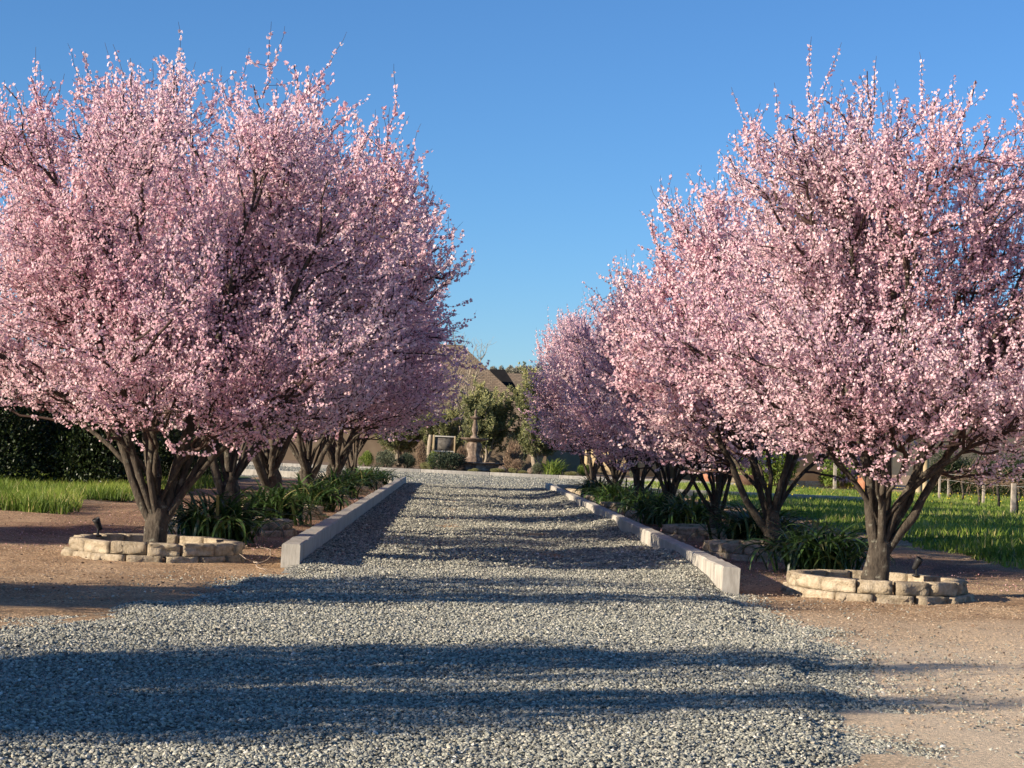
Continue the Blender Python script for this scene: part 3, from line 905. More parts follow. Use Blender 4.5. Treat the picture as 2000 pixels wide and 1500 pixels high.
# ------------------------------------------------------------------ strappy clumps (agapanthus)
def strap_clump(seed, nl, l0, l1, wd, e0=40, e1=88, spread=0.22, droop=1.0, mat=None, segs=8):
    rg = np.random.default_rng(seed)
    az = rg.uniform(0, 2 * pi, nl)
    el = np.radians(rg.uniform(e0, e1, nl))
    L = rg.uniform(l0, l1, nl)
    base = np.stack([rg.normal(0, spread, nl), rg.normal(0, spread, nl), np.zeros(nl)], -1)
    P = np.zeros((nl, segs + 1, 3)); P[:, 0] = base
    e = el.copy(); bend = rg.uniform(0.6, 1.5, nl) * droop
    for s in range(segs):
        st = L / segs
        P[:, s + 1] = P[:, s] + np.stack([np.cos(e) * np.cos(az), np.cos(e) * np.sin(az), np.sin(e)], -1) * st[:, None]
        e = e - bend * (0.12 + 0.30 * (s / segs))
        e = np.maximum(e, -1.3)
    P[:, :, 2] = np.maximum(P[:, :, 2], 0.02)
    side = np.stack([-np.sin(az), np.cos(az), np.zeros(nl)], -1)[:, None]
    tw = (rg.normal(0, 0.25, nl))[:, None, None]
    prof = np.interp(np.linspace(0, 1, segs + 1), [0, 0.3, 0.75, 1], [0.75, 1, 0.85, 0.06])[None, :, None]
    w = wd * rg.uniform(0.7, 1.2, nl)[:, None, None] * prof * 0.5
    up = np.array([0, 0, 1.0])
    Lf = P + side * w + up * tw * w + up * w * 0.35
    Rt = P - side * w - up * tw * w + up * w * 0.35
    V = np.stack([Lf, P, Rt], 2)
    ix = np.arange(nl * (segs + 1) * 3).reshape(nl, segs + 1, 3)
    q = np.stack([ix[:, :-1, :-1], ix[:, :-1, 1:], ix[:, 1:, 1:], ix[:, 1:, :-1]], -1).reshape(-1, 4)
    me = mesh_np('strap_leaf_clump', V.reshape(-1, 3), [q]); smooth(me)
    vattr(me, 'rnd', np.repeat(rg.random(nl), (segs + 1) * 3))
    me.materials.append(mat or M_STRAP)
    return me
STR = [strap_clump(200 + i, 300, 0.8, 1.3, 0.05, e0=48, e1=90, spread=0.26, droop=1.05) for i in range(3)]
clumps = [(-3.45, 27.3, 'glossy strappy green clump just behind the near left block ring'),
          (-3.3, 33.9, 'dark strappy clump between the second and third left trees'),
          (-3.2, 41.5, 'dark strappy clump between the third and fourth left trees'),
          (-3.35, 51.5, 'dark strappy clump between the fourth and fifth left trees'),
          (-3.3, 62.0, 'dark strappy clump between the fifth and sixth left trees'),
          (-3.1, 70.6, 'dark strappy clump beside the last left tree'),
          (5.15, 26.0, 'dark strappy clump touching the back of the near right block ring'),
          (5.55, 33.6, 'dark strappy clump between the second and third right trees'),
          (5.1, 39.8, 'dark strappy clump between the third and fourth right trees, nearer of two'),
          (4.75, 42.0, 'dark strappy clump before the fourth right tree, beside the kerb'),
          (5.0, 47.5, 'dark strappy clump between the fourth and fifth right trees'),
          (4.9, 55.0, 'dark strappy clump between the fifth and sixth right trees'),
          (4.9, 63.0, 'dark strappy clump between the sixth and seventh right trees')]
for i, (x, y, lab) in enumerate(clumps):
    o = obj('strap_leaf_clump', STR[i % 3], None, None, loc=(x, y, 0), rz=i * 1.7)
    s = [0.98, 0.92, 0.95, 1.0][i % 4]
    o.scale = (s, s, s * 0.95)
    tag(o, lab, 'plant', 'strappy clumps between the trees')

# ------------------------------------------------------------------ grass
def lawn(name, poly, z=0.012):
    me = bpy.data.meshes.new(name)
    me.from_pydata([(x, y, z) for x, y in poly], [], [list(range(len(poly)))])
    return obj(name, me, M_LAWN, kind='structure')
lawn('lawn_left', [(-60, 35.4), (-7.9, 35.4), (-9.3, 42.8), (-7.6, 42.8), (-8.2, 75), (-60, 75)], 0.03)
lawn('lawn_right', [(9.6, 26), (60, 26), (60, 106), (15, 106), (9.6, 76)], 0.03)

def grass(name, X, Y, hmin, hmax, wd, seed, lab, tallness=None):
    rg = np.random.default_rng(seed)
    n = len(X)
    az = rg.uniform(0, 2 * pi, n)
    h = rg.uniform(hmin, hmax, n)
    if tallness is not None:
        h = h * tallness
    lean = rg.uniform(0.1, 0.75, n) * h
    w = wd * rg.uniform(0.6, 1.3, n)
    a2 = rg.uniform(0, 2 * pi, n)
    sx, sy = np.cos(a2) * w * .5, np.sin(a2) * w * .5
    z = np.zeros(n)
    V = np.stack([np.stack([X - sx, Y - sy, z], -1), np.stack([X + sx, Y + sy, z], -1),
                  np.stack([X + lean * .35 * np.cos(az) + sx * .8, Y + lean * .35 * np.sin(az) + sy * .8, h * .6], -1),
                  np.stack([X + lean * .35 * np.cos(az) - sx * .8, Y + lean * .35 * np.sin(az) - sy * .8, h * .6], -1),
                  np.stack([X + lean * np.cos(az), Y + lean * np.sin(az), h], -1)], 1).reshape(-1, 3)
    b = (np.arange(n) * 5)[:, None]
    me = mesh_np(name, V, [b + np.array([[0, 1, 2, 3]]), b + np.array([[3, 2, 4]])])
    c = np.clip(0.22 + 0.45 * rg.random(n) + 0.9 * (vnoise(X * .4, Y * .4, seed) - .5), 0, 1)
    c = np.where(rg.random(n) < 0.05 + 0.25 * (vnoise(X * .8, Y * .8, seed + 5) > 0.72), 1.0, c * 0.93)
    vattr(me, 'rnd', np.repeat(c, 5))
    o = obj(name, me, M_GRASS, kind='stuff')
    tag(o, lab, 'grass')
    return o
rg = np.random.default_rng(9)
n = 60000
X = rg.uniform(-16, -6.9, n); Y = 34 + 30 * rg.random(n) ** 1.4
e = vnoise(X * 1.2, Y * 1.2, 31) * 0.9
k = (X < np.interp(Y, [34, 42, 42.6, 75], [-7.0, -8.6, -7.3, -8.0]) + e - 0.3) & (Y > 34.2 + e) & (X > -0.27 * Y - 1)
grass('tall_grass_left', X[k], Y[k], 0.14, 0.40, 0.018, 71, 'bright tall green grass at the foot of the dark hedge', 0.6 + 0.6 * vnoise(X[k] * .6, Y[k] * .6, 33))
n = 115000
Y = 27 + 80 * rg.random(n) ** 1.3; X = 9 + 24 * rg.random(n) ** 1.1
e = vnoise(X * 0.9, Y * 0.9, 32) * 1.6
k = (X > 8.6 + e * (0.6 + 0.02 * (Y - 27))) & (X < 0.32 * Y + 1)
X, Y = X[k], Y[k]
grass('meadow_grass_right', X, Y, 0.08, 0.26, 0.03, 72, 'green meadow grass right of the tree row, running to the vines', (0.45 + 0.8 * vnoise(X * .5, Y * .5, 34)) * sstep(8.3, 10.5, X) + 0.15)
# small yellow mustard flowers in the meadow
n = 900
Y = 55 + 35 * rg.random(n); X = 12 + 16 * rg.random(n)
k = (vnoise(X * .25, Y * .25, 41) > 0.5) & (X < 0.32 * Y + 1)
X, Y = X[k], Y[k]
fv, ft, kk = flowers(np.stack([X, Y, rg.uniform(0.3, 0.6, len(X))], -1), nrm(rg.normal(0, 1, (len(X), 3)) + np.array([[0, -.5, 1.0]])), np.full(len(X), 0.03), 5, rg)
M_YEL = mat_leaf('mustard_petal', [(0.0, (0.55, 0.42, 0.03)), (1.0, (0.75, 0.62, 0.06))], trans=0.3)
me = mesh_np('meadow_flowers', fv, [ft]); vattr(me, 'rnd', rg.random(len(fv)))
tag(obj('meadow_flowers', me, M_YEL, kind='stuff'), 'tiny yellow flowers scattered in the right meadow', 'wildflowers')

# fallen petals and chips on the soil of the rows
n = 34000
X = np.concatenate([rg.normal(ROW_L, 1.9, n // 2), rg.normal(ROW_R, 1.9, n // 2)])
Y = 23.5 + 52 * rg.random(n) ** 1.3
k = ((X < LX1 - 0.3) | (X > RX1 + 0.3)) & (np.abs(X) < 10)
X, Y = X[k], Y[k]
P = np.stack([X, Y, np.full(len(X), 0.028) + 0.012 * rg.random(len(X))], -1)
fv, ft, kk = flowers(P, nrm(np.array([[0, 0, 1.0]]) + 0.35 * rg.normal(0, 1, P.shape)), rg.uniform(0.006, 0.015, len(P)), 3, rg, 0.2)
me = mesh_np('fallen_petals', fv, [ft]); vattr(me, 'rnd', np.repeat(rg.random(len(P)), kk))
tag(obj('fallen_petals', me, M_LITTER, kind='stuff'), 'faded pink petals fallen on the soil under both rows', 'petals')
n = 5200
X = rg.uniform(-8, 9, n); Y = 12 + 20 * rg.random(n)
z, d = gravel_z(X, Y)
k = (d < -0.15) & (X > -.27 * Y - .5) & (X < .33 * Y + .5) & (vnoise(X * .7, Y * .7, 55) > 0.38) & (Y + np.where(X > 0, 3, 0) > 15) & ~((Y > 21.4) & (d > -0.3))
X, Y = X[k], Y[k]
P = np.stack([X, Y, 0.025 + 0.015 * rg.random(len(X))], -1)
az_ = rg.uniform(0, 6.28, len(X))
V, tri, kk = leaves(P, nrm(np.stack([np.cos(az_), np.sin(az_), rg.normal(0.1, .25, len(X))], -1)), rg.uniform(0.02, 0.06, len(X)), rg.uniform(0.008, 0.02, len(X)), rg)
me = mesh_np('dry_leaf_litter', V, [tri]); vattr(me, 'rnd', np.repeat(rg.random(len(X)), kk))
tag(obj('dry_leaf_litter', me, M_DRY, kind='stuff'), 'dry brown leaves and straw littering the bare soil', 'leaf litter')
# pale chips in the near soil
n = 60000
X = rg.uniform(-7, 8, n); Y = 11 + 14 * rg.random(n)
z, d = gravel_z(X, Y)
k = (d < -0.25) & (X > -.27 * Y - .5) & (X < .33 * Y + .5)
X, Y = X[k], Y[k]
chip_col = bpy.data.collections.new('chip_shapes')
M_CHIP = mat_simple('soil_chip', [(0.3, (0.24, 0.16, 0.10)), (0.7, (0.50, 0.40, 0.29))], 1.5, 0.9, 0)
for i in range(3):
    bm = bmesh.new(); bmesh.ops.create_icosphere(bm, subdivisions=1, radius=0.5)
    for v in bm.verts:
        f = 1 + rng.uniform(-0.3, 0.25); v.co = Vector((v.co.x * f * 1.3, v.co.y * f * .8, v.co.z * f * .45))
    sme = bpy.data.meshes.new('chip_shape'); bm.to_mesh(sme); bm.free(); sme.materials.append(M_CHIP)
    chip_col.objects.link(bpy.data.objects.new('chip_shape', sme))
scatter('soil_chips', np.stack([X, Y, np.full(len(X), 0.005)], -1), 0.005 + 0.02 * rg.random(len(X)) ** 2.5, scatter_nodes('scatter_chips', chip_col, 0, 0, 0.4), 'stuff', 'small pale chips and crumbs on the brown soil near the rings', 'soil crumbs')

# ------------------------------------------------------------------ spotlights and the fallen twig
def spot(loc, rz, label):
    t = thing('garden_spotlight', label, 'spotlight', loc, rz, 'small garden spotlights on the rings')
    V, q = lathe([(0.0, -0.07), (0.03, -0.07), (0.035, -0.04), (0.045, 0.05), (0.05, 0.09), (0.046, 0.09), (0.040, 0.06), (0.0, 0.06)], 14)
    me = mesh_np('lamp_head', V, [q]); smooth(me)
    h = obj('lamp_head', me, M_METAL, t, loc=(0, 0, 0.13)); h.rotation_euler = (math.radians(28), 0, 0)
    V, q = lathe([(0.0, -0.02), (0.05, -0.02), (0.05, 0.0), (0.016, 0.012), (0.013, 0.09), (0.0, 0.1)], 12)
    obj('stand', mesh_np('stand', V, [q]), M_METAL, t)
p = at(186, 1052, 24.0)
spot((p.x + 0.05, 23.9, 0.232), -0.9, 'small black garden spotlight on the rim of the left ring')
spot((at(1795, 1140, 22.6).x, 22.75, 0.232), 0.9, 'small dark garden spotlight on the rim of the right ring')
rg = np.random.default_rng(3)
def stick(pts, r):
    P = np.array(pts, float)
    t = np.linspace(0, 1, 10); tt = np.linspace(0, 1, len(P))
    Q = np.stack([np.interp(t, tt, P[:, i]) for i in range(3)], -1) + rg.normal(0, 0.006, (10, 3))
    return tubes(Q[None], np.linspace(r, r * .4, 10)[None], 5)
b0 = at(500, 1078, 22.6)
V, Fs = join_np([stick([(-.10, .5, .02), (0, 0, .05), (.06, -.55, .03), (.22, -1.0, .02)], .007), stick([(0, 0, .05), (-.12, -.2, .10), (-.22, .15, .13)], .005), stick([(.03, -.25, .045), (.14, .2, .1), (.12, .5, .17), (-.05, .8, .2)], .005)])
tag(obj('fallen_twig', mesh_np('fallen_twig', V, Fs), M_DRYSTICK, loc=(b0.x, 22.7, 0.0)), 'pale bare twig lying on the soil between the left ring and the kerb', 'twig')

# ------------------------------------------------------------------ shrubs, hedge, olive trees
def leaf_blob(seed, n, rx, ry, rz_, ln, wd, up=0.4, shell=0.6, lumps=9, z0=0.0, bias=None):
    rg = np.random.default_rng(seed)
    c = nrm(rg.normal(0, 1, (lumps, 3))); c[:, 2] = np.abs(c[:, 2]) * 1.0 - 0.15
    c *= rg.uniform(0.35, 0.75, (lumps, 1))
    lr = rg.uniform(0.32, 0.6, lumps)
    i = rg.integers(0, lumps, n)
    d = nrm(rg.normal(0, 1, (n, 3)))
    rad = lr[i] * (shell + (1.05 - shell) * rg.random(n) ** 0.5)
    P = c[i] + d * rad[:, None]
    P = P[P[:, 2] > -0.35]
    n = len(P)
    d = nrm(P - 0)
    Q = P * np.array([rx, ry, rz_]); Q[:, 2] += 0.35 * rz_ + z0
    D = nrm(d + 0.7 * rg.normal(0, 1, (n, 3)) + np.array([[0, 0, up]]))
    V, tri, kk = leaves(Q, D, ln * rg.uniform(0.6, 1.3, n), wd * rg.uniform(0.7, 1.2, n), rg)
    me = mesh_np('foliage', V, [tri])
    vattr(me, 'rnd', np.repeat(np.clip(rg.random(n), 0, 1), kk))
    return me

def shrub(name, label, mat, me, loc, rz=0.0, sc=(1, 1, 1), group=None, stem=True, sh=0.5):
    t = thing(name, label, 'shrub', loc, rz, group)
    if len(me.materials) == 0:
        me.materials.append(mat)
    f = obj('foliage', me, None, t, 'stuff'); f.scale = sc
    f.material_slots[0].link = 'OBJECT'
    f.material_slots[0].material = mat
    if stem:
        rg = np.random.default_rng(4)
        k = 5
        P = np.zeros((k, 5, 3)); a = np.arange(k) * 2 * pi / k
        s = np.linspace(0, 1, 5)
        P[:, :, 0] = 0.05 * np.cos(a)[:, None] + np.cos(a)[:, None] * s * 0.35 * sc[0]
        P[:, :, 1] = 0.05 * np.sin(a)[:, None] + np.sin(a)[:, None] * s * 0.35 * sc[1]
        P[:, :, 2] = s * sh * sc[2] - 0.05
        V, q = tubes(P, np.linspace(0.05, 0.015, 5)[None].repeat(k, 0) * min(1.5, sc[2]), 5)
        obj('stem', mesh_np('stem', V, [q]), M_BARK, t)
    return t

# dark evergreen hedge on the left
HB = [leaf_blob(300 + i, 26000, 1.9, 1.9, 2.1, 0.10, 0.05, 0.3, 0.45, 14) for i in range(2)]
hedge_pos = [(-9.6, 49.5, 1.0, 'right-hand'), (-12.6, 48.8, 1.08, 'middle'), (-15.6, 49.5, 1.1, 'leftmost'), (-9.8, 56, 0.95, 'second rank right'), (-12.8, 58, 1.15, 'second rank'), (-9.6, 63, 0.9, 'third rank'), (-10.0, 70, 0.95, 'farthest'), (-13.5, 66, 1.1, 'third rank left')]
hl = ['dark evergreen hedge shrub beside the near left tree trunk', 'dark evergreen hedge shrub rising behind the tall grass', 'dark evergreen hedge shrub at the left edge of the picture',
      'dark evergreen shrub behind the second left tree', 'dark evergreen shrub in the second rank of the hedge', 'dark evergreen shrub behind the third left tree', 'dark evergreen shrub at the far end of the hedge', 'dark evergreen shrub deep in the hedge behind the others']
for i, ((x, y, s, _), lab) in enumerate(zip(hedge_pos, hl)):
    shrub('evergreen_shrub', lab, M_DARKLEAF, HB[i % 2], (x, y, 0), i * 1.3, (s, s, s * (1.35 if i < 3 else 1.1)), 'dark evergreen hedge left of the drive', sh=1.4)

# ------------------------------------------------------------------ fountain garden beyond the court
GZ = 0.2
def bed(name, poly, z, mat):
    me = bpy.data.meshes.new(name)
    me.from_pydata([(x, y, z) for x, y in poly], [], [list(range(len(poly)))])
    return obj(name, me, mat, kind='structure')
M_BED = mat_simple('garden_bed', [(0.3, (0.14, 0.09, 0.06)), (0.6, (0.24, 0.17, 0.11)), (0.8, (0.34, 0.26, 0.18))], 1.5, 0.95, 0.6, 0.03)
bed('garden_bed', [(-34, 107.2), (14.4, 107.2), (14.4, 160), (-34, 160)], GZ, M_BED)

FY = 111.5
fx = at(925, 900, FY).x
ft_ = thing('tiered_fountain', 'weathered brown two-tier stone fountain in the middle of the garden', 'fountain', (fx, FY, GZ))
def lpart(name, prof, mat=M_FOUNT, k=24):
    V, q = lathe(prof, 40 if name == 'pedestal' else k)
    if name in ('pedestal', 'large_bowl'):
        V[:, :2] *= (1 + 0.05 * np.cos(10 * np.arctan2(V[:, 1], V[:, 0])))[:, None]
    me = mesh_np(name, V, [q]); smooth(me)
    return obj(name, me, mat, ft_)
def hz(py):
    return at(925, py, FY).z - GZ
zb, z1, z2, z3, z4 = hz(902), hz(899), hz(857), hz(815), hz(806)
lpart('basin', [(0, 0.02), (1.75, 0.02), (1.80, 0.12), (1.72, 0.2), (1.74, zb - .1), (1.86, zb - .08), (1.86, zb), (1.66, zb), (1.62, zb - .18), (0, zb - .2)], k=32)
lpart('pedestal', [(0.0, z1 - .35), (0.52, z1 - .35), (0.50, z1 + .12), (0.36, z1 + .22), (0.34, z1 + .4), (0.45, z1 + .75), (0.42, z2 - .28), (0.30, z2 - .18), (0.0, z2 - .18)])
lpart('large_bowl', [(0.25, z2 - .22), (0.45, z2 - .15), (0.72, z2 - .06), (0.80, z2), (0.82, z2 + .05), (0.76, z2 + .05), (0.6, z2 - .02), (0.0, z2 - .06)])
lpart('baluster', [(0.0, z2 - .08), (0.24, z2 - .08), (0.26, z2 + .12), (0.14, z2 + .22), (0.12, z2 + .34), (0.2, z2 + .5), (0.17, z2 + .7), (0.10, z3 - .2), (0.13, z3 - .1), (0, z3 - .1)])
lpart('small_bowl', [(0.08, z3 - .16), (0.22, z3 - .1), (0.34, z3), (0.35, z3 + .04), (0.30, z3 + .03), (0.0, z3 - .03)])
lpart('finial', [(0.0, z3 - .05), (0.10, z3 - .05), (0.11, z3 + .1), (0.06, z3 + .2), (0.09, z3 + .3), (0.05, z3 + .42), (0.0, z3 + .52)])

# olive trees
def leafy_tree(seed, H, R, nl, ln, wd, z_lo=0.2, up=0.9, whips=160, K=7):
    rg = np.random.default_rng(seed)
    t = np.linspace(0, 1, 12)
    LP, LR = [], []
    for k in range(K):
        az = 2 * pi * (k + rg.uniform(-.3, .3)) / K
        re = rg.uniform(.25, .85)
        P = np.stack([R * re * t ** .9 * np.cos(az), R * re * t ** .9 * np.sin(az), 0.1 + H * rg.uniform(.6, .85) * t], -1)
        LP.append(P + np.cumsum(rg.normal(0, .03, P.shape), 0)); LR.append(0.09 * (1 - t) + 0.012)
    LP, LR = np.array(LP), np.array(LR)
    o, tan, tt = pick(rg, LP, 260, .2, 1.0)
    rnd = nrm(rg.normal(0, 1, o.shape))
    S = curves(o, nrm(tan * .5 + rnd * .7), nrm(rnd * .5 + np.array([[0, 0, up]])), rg.uniform(.5, 1.3, len(o)) * R / 1.9, 7, rg, .3)
    e = S[:, -1]
    S = S[(np.hypot(e[:, 0], e[:, 1]) < R * np.interp(e[:, 2] / H, [0.1, .3, .6, .9, 1.05], [.6, .95, 1.0, .7, .3])) & (e[:, 2] > z_lo * H)]
    o, tan, tt = pick(rg, S, 900, .2, 1.0)
    rnd = nrm(rg.normal(0, 1, o.shape))
    T = curves(o, nrm(tan * .4 + rnd * .6 + np.array([[0, 0, .3]])), nrm(rnd * .25 + np.array([[0, 0, up]])), rg.uniform(.3, .85, len(o)), 5, rg, .25)
    tops = T[T[:, -1, 2] > .7 * H]
    lv, lq = tubes(LP, LR, 7); sv, sq = tubes(S, np.linspace(.025, .008, 7)[None].repeat(len(S), 0), 4); tv, tq = tubes(T, np.linspace(.007, .003, 5)[None].repeat(len(T), 0), 3)
    V, Fs = join_np([(lv, lq), (sv, sq), (tv, tq)])
    mt = mesh_np('trunk', V, Fs)
    p, tn = along(T, nl, rg, 0.0, 1.0)
    rnd = nrm(rg.normal(0, 1, p.shape))
    D = nrm(tn * .6 + rnd * .8 + np.array([[0, 0, .25]]))
    V, tri, kk = leaves(p + rnd * .03, D, ln * rg.uniform(.6, 1.3, nl), wd * rg.uniform(.7, 1.2, nl), rg)
    mf = mesh_np('crown', V, [tri])
    vattr(mf, 'rnd', np.repeat(np.clip(0.75 * rg.random(nl) + 0.35 * sstep(.6, 1.0, p[:, 2] / H), 0, 1), kk))
    return mt, mf
def put_tree(name, label, meshes, bark, leaf, loc, rz, sc, group=None):
    t = thing(name, label, 'tree', loc, rz, group)
    a = obj('trunk', meshes[0], bark, t); a.scale = sc
    if meshes[1] is not None:
        b = obj('crown', meshes[1], leaf, t, 'stuff'); b.scale = sc
OL = leafy_tree(401, 5.6, 1.85, 42000, 0.16, 0.065)
OL2 = leafy_tree(402, 5.9, 2.1, 42000, 0.16, 0.065)
x = at(948, 900, 117).x
put_tree('olive_tree', 'rounded olive tree behind the fountain', OL, M_PALEBARK, M_OLIVE, (x, 117, GZ), 0.3, (1.12, 1.12, 0.98), 'olive trees in the garden')
x = at(1048, 900, 116).x
put_tree('olive_tree', 'taller olive tree right of the fountain, partly behind pink blossom', OL2, M_PALEBARK, M_OLIVE, (x, 116, GZ), 1.3, (1.25, 1.25, 1.10), 'olive trees in the garden')
# evergreen left of the fountain, under the blossom edge
x = at(862, 880, 121).x
put_tree('dark_evergreen', 'dark green tree left of the fountain in front of the house', OL2, M_BARK, M_DARKLEAF, (x, 121, GZ), 2.3, (0.85, 0.85, 0.72))
x = at(780, 880, 124).x
put_tree('dark_evergreen', 'dark evergreen tree under the far end of the left blossom', OL, M_BARK, M_DARKLEAF, (x, 124, GZ), 1.1, (1.3, 1.3, 0.72))

# bare pale tree in front of the house roof
def bare_tree(seed, H, R):
    rg = np.random.default_rng(seed)
    t = np.linspace(0, 1, 14)
    LP, LR = [], []
    for k in range(6):
        az = 2 * pi * (k + rg.uniform(-.3, .3)) / 6
        re = rg.uniform(.3, .8)
        P = np.stack([R * re * t ** 1.1 * np.cos(az), R * re * t ** 1.1 * np.sin(az), H * rg.uniform(.75, .97) * t], -1)
        LP.append(P + np.cumsum(rg.normal(0, .05, P.shape), 0)); LR.append(0.13 * (1 - t) + 0.012)
    LP, LR = np.array(LP), np.array(LR)
    o, tan, _ = pick(rg, LP, 90, .25, 1)
    rnd = nrm(rg.normal(0, 1, o.shape))
    S = curves(o, nrm(tan * .7 + rnd * .6), nrm(rnd * .5 + tan * .3 + np.array([[0, 0, .4]])), rg.uniform(.8, 2.2, 90), 8, rg, .3)
    o, tan, _ = pick(rg, S, 420, .2, 1)
    rnd = nrm(rg.normal(0, 1, o.shape))
    T = curves(o, nrm(tan * .7 + rnd * .6), nrm(rnd * .4 + tan * .3 + np.array([[0, 0, .3]])), rg.uniform(.4, 1.1, 420), 6, rg, .3)
    V, Fs = join_np([tubes(LP, LR, 7), tubes(S, np.linspace(.03, .01, 8)[None].repeat(90, 0), 4), tubes(T, np.linspace(.012, .006, 6)[None].repeat(420, 0), 3)])
    return mesh_np('trunk', V, Fs)
x = at(895, 880, 123).x
put_tree('bare_tree', 'leafless pale-twigged tree rising over the house roof', (bare_tree(501, 9.3, 2.3), None), M_PALEBARK, None, (x, 123, GZ), 0.0, (1, 1, 1))

# low planting along the kerb
SB = leaf_blob(601, 5000, 1, 1, 1, 0.12, 0.035, 0.5, 0.6, 8)
SB2 = leaf_blob(602, 3500, 1, 1, 1, 0.16, 0.03, 0.9, 0.6, 7)
def garden_shrub(name, label, mat, base, px0, px1, py_top, Y, zsc=None):
    c = at((px0 + px1) / 2, 900, Y)
    w = (px1 - px0) / F * Y / 2
    top = at((px0 + px1) / 2, py_top, Y).z - GZ
    return shrub(name, label, mat, base, (c.x, Y, GZ), px0 * 0.7, (w * 1.05, w * .9, top / 1.25), 'low garden shrubs behind the kerb')
garden_shrub('juniper_mound', 'dark blue-green mounded juniper left of the fountain basin', M_BLUEJUN, SB, 832, 922, 880, 109.2)
garden_shrub('grey_shrub', 'round grey-green shrub beyond the left row', M_GREYLEAF, SB, 728, 776, 877, 111)
garden_shrub('green_shrub', 'dark green shrub right of the round grey one', M_BLUEJUN, SB, 772, 816, 882, 111.5)
garden_shrub('yellow_green_shrub', 'yellow-green leafy shrub at the end of the left row', M_BRIGHT, SB, 700, 732, 878, 113)
garden_shrub('yellow_green_shrub', 'yellow-green shrub beneath the white-framed window', M_BRIGHT, SB2, 828, 860, 886, 111)
garden_shrub('pale_cushion', 'pale silvery cushion plant at the left end of the juniper', M_PALE, SB, 818, 840, 902, 108.8)
garden_shrub('pale_cushion', 'pale cushion plant in front of the fountain basin', M_PALE, SB, 915, 940, 914, 107.9)
garden_shrub('pale_cushion', 'low tan cushion plant right of the fountain, longest of three', M_PALE, SB, 957, 992, 914, 108.6)
garden_shrub('pale_cushion', 'low tan cushion plant right of the fountain, middle of three', M_PALE, SB, 990, 1012, 913, 108.6)
garden_shrub('pale_cushion', 'low tan cushion plant right of the fountain, rightmost of three', M_PALE, SB, 1010, 1034, 918, 108.4)
garden_shrub('dry_shrub', 'reddish-brown dry shrub behind the low cushions', M_DRY, SB2, 990, 1032, 900, 110.5)
garden_shrub('dry_shrub', 'tall tan dormant shrub between the two olive trees', M_DRY, SB2, 982, 1030, 868, 113.5)
garden_shrub('dry_shrub', 'dormant pinkish-brown shrub behind the fountain pedestal', M_DRY, SB2, 886, 920, 878, 113.5)
garden_shrub('dry_shrub', 'dormant brown shrub at the left by the rough post', M_DRY, SB2, 806, 838, 868, 113)
garden_shrub('grey_shrub', 'tall grey-green shrub against the house wall between the olives', M_GREYLEAF, SB, 985, 1040, 832, 122)
garden_shrub('grey_shrub', 'tall grey-green shrub behind the white-framed panel', M_GREYLEAF, SB, 838, 900, 822, 122.5)
garden_shrub('grey_shrub', 'olive-grey twiggy shrub left of the bright spiky one', M_GREYLEAF, SB, 1036, 1066, 902, 109.5)
garden_shrub('pale_cushion', 'tan cushion plant near the court at the end of the right row', M_PALE, SB, 1102, 1134, 920, 108.5)
garden_shrub('yellow_green_shrub', 'yellow-green leafy shrub under the last right tree', M_BRIGHT, SB, 1128, 1158, 905, 110)
garden_shrub('grey_shrub', 'grey-green shrub against the tan house wall', M_GREYLEAF, SB, 1228, 1254, 897, 111)
garden_shrub('green_shrub', 'bright green rounded shrub beside the terracotta pot', M_BRIGHT, SB, 1350, 1382, 912, 109)
SPK = strap_clump(610, 130, 0.9, 1.35, 0.05, e0=45, e1=88, spread=0.3, droop=0.55, mat=M_BRIGHT)
c = at(1083, 900, 109)
o = obj('spiky_grass_clump', SPK, None, loc=(c.x, 109, GZ)); tag(o, 'bright yellow-green spiky grass clump right of the fountain', 'plant')
for px, py, lab in ((980, 905, 'dark rounded rock right of the fountain basin'), (1040, 908, 'dark upright rock between the cushions')):
    c = at(px, py, 110)
    bm = bmesh.new(); bmesh.ops.create_icosphere(bm, subdivisions=2, radius=0.3)
    for v in bm.verts:
        v.co *= 1 + random.uniform(-.18, .18)
    me = bpy.data.meshes.new('rock'); bm.to_mesh(me); bm.free()
    tag(obj('rock', me, M_FOUNT, loc=(c.x, 110, GZ + 0.15)), lab, 'rock')

# rough post beside the window
c = at(838, 890, 114)
V, q = tubes(np.array([[(0, 0, -.1), (.03, 0, .5), (-.02, .02, 1.1), (.02, 0, 1.7), (0.05, 0, 2.1)]]), np.array([[.2, .15, .14, .15, .12]]), 9)
tag(obj('tree_stump_post', mesh_np('tree_stump_post', V, [q]), M_PALEBARK, loc=(c.x, 114, GZ)), 'rough pale trunk standing left of the white-framed window', 'trunk')

# ------------------------------------------------------------------ house with brown roof
HY = 128.0
def hp(px, py, Y=HY):
    p = at(px, py, Y); return (p.x, p.y, p.z)
house = thing('shingled_house', 'house with steep brown shingle roof behind the garden', 'house', (0, HY, 0))
def hpart(name, Vv, Ff, mat, par=None):
    me = bpy.data.meshes.new(name)
    me.from_pydata([(x, y - HY, z) for x, y, z in Vv], [], Ff)
    return obj(name, me, mat, par or house)
rt = at(903, 674, 136); ey = 128.5
eave_z = at(1084, 845, ey).z
ex = at(1084, 845, ey).x
xl = -22.0
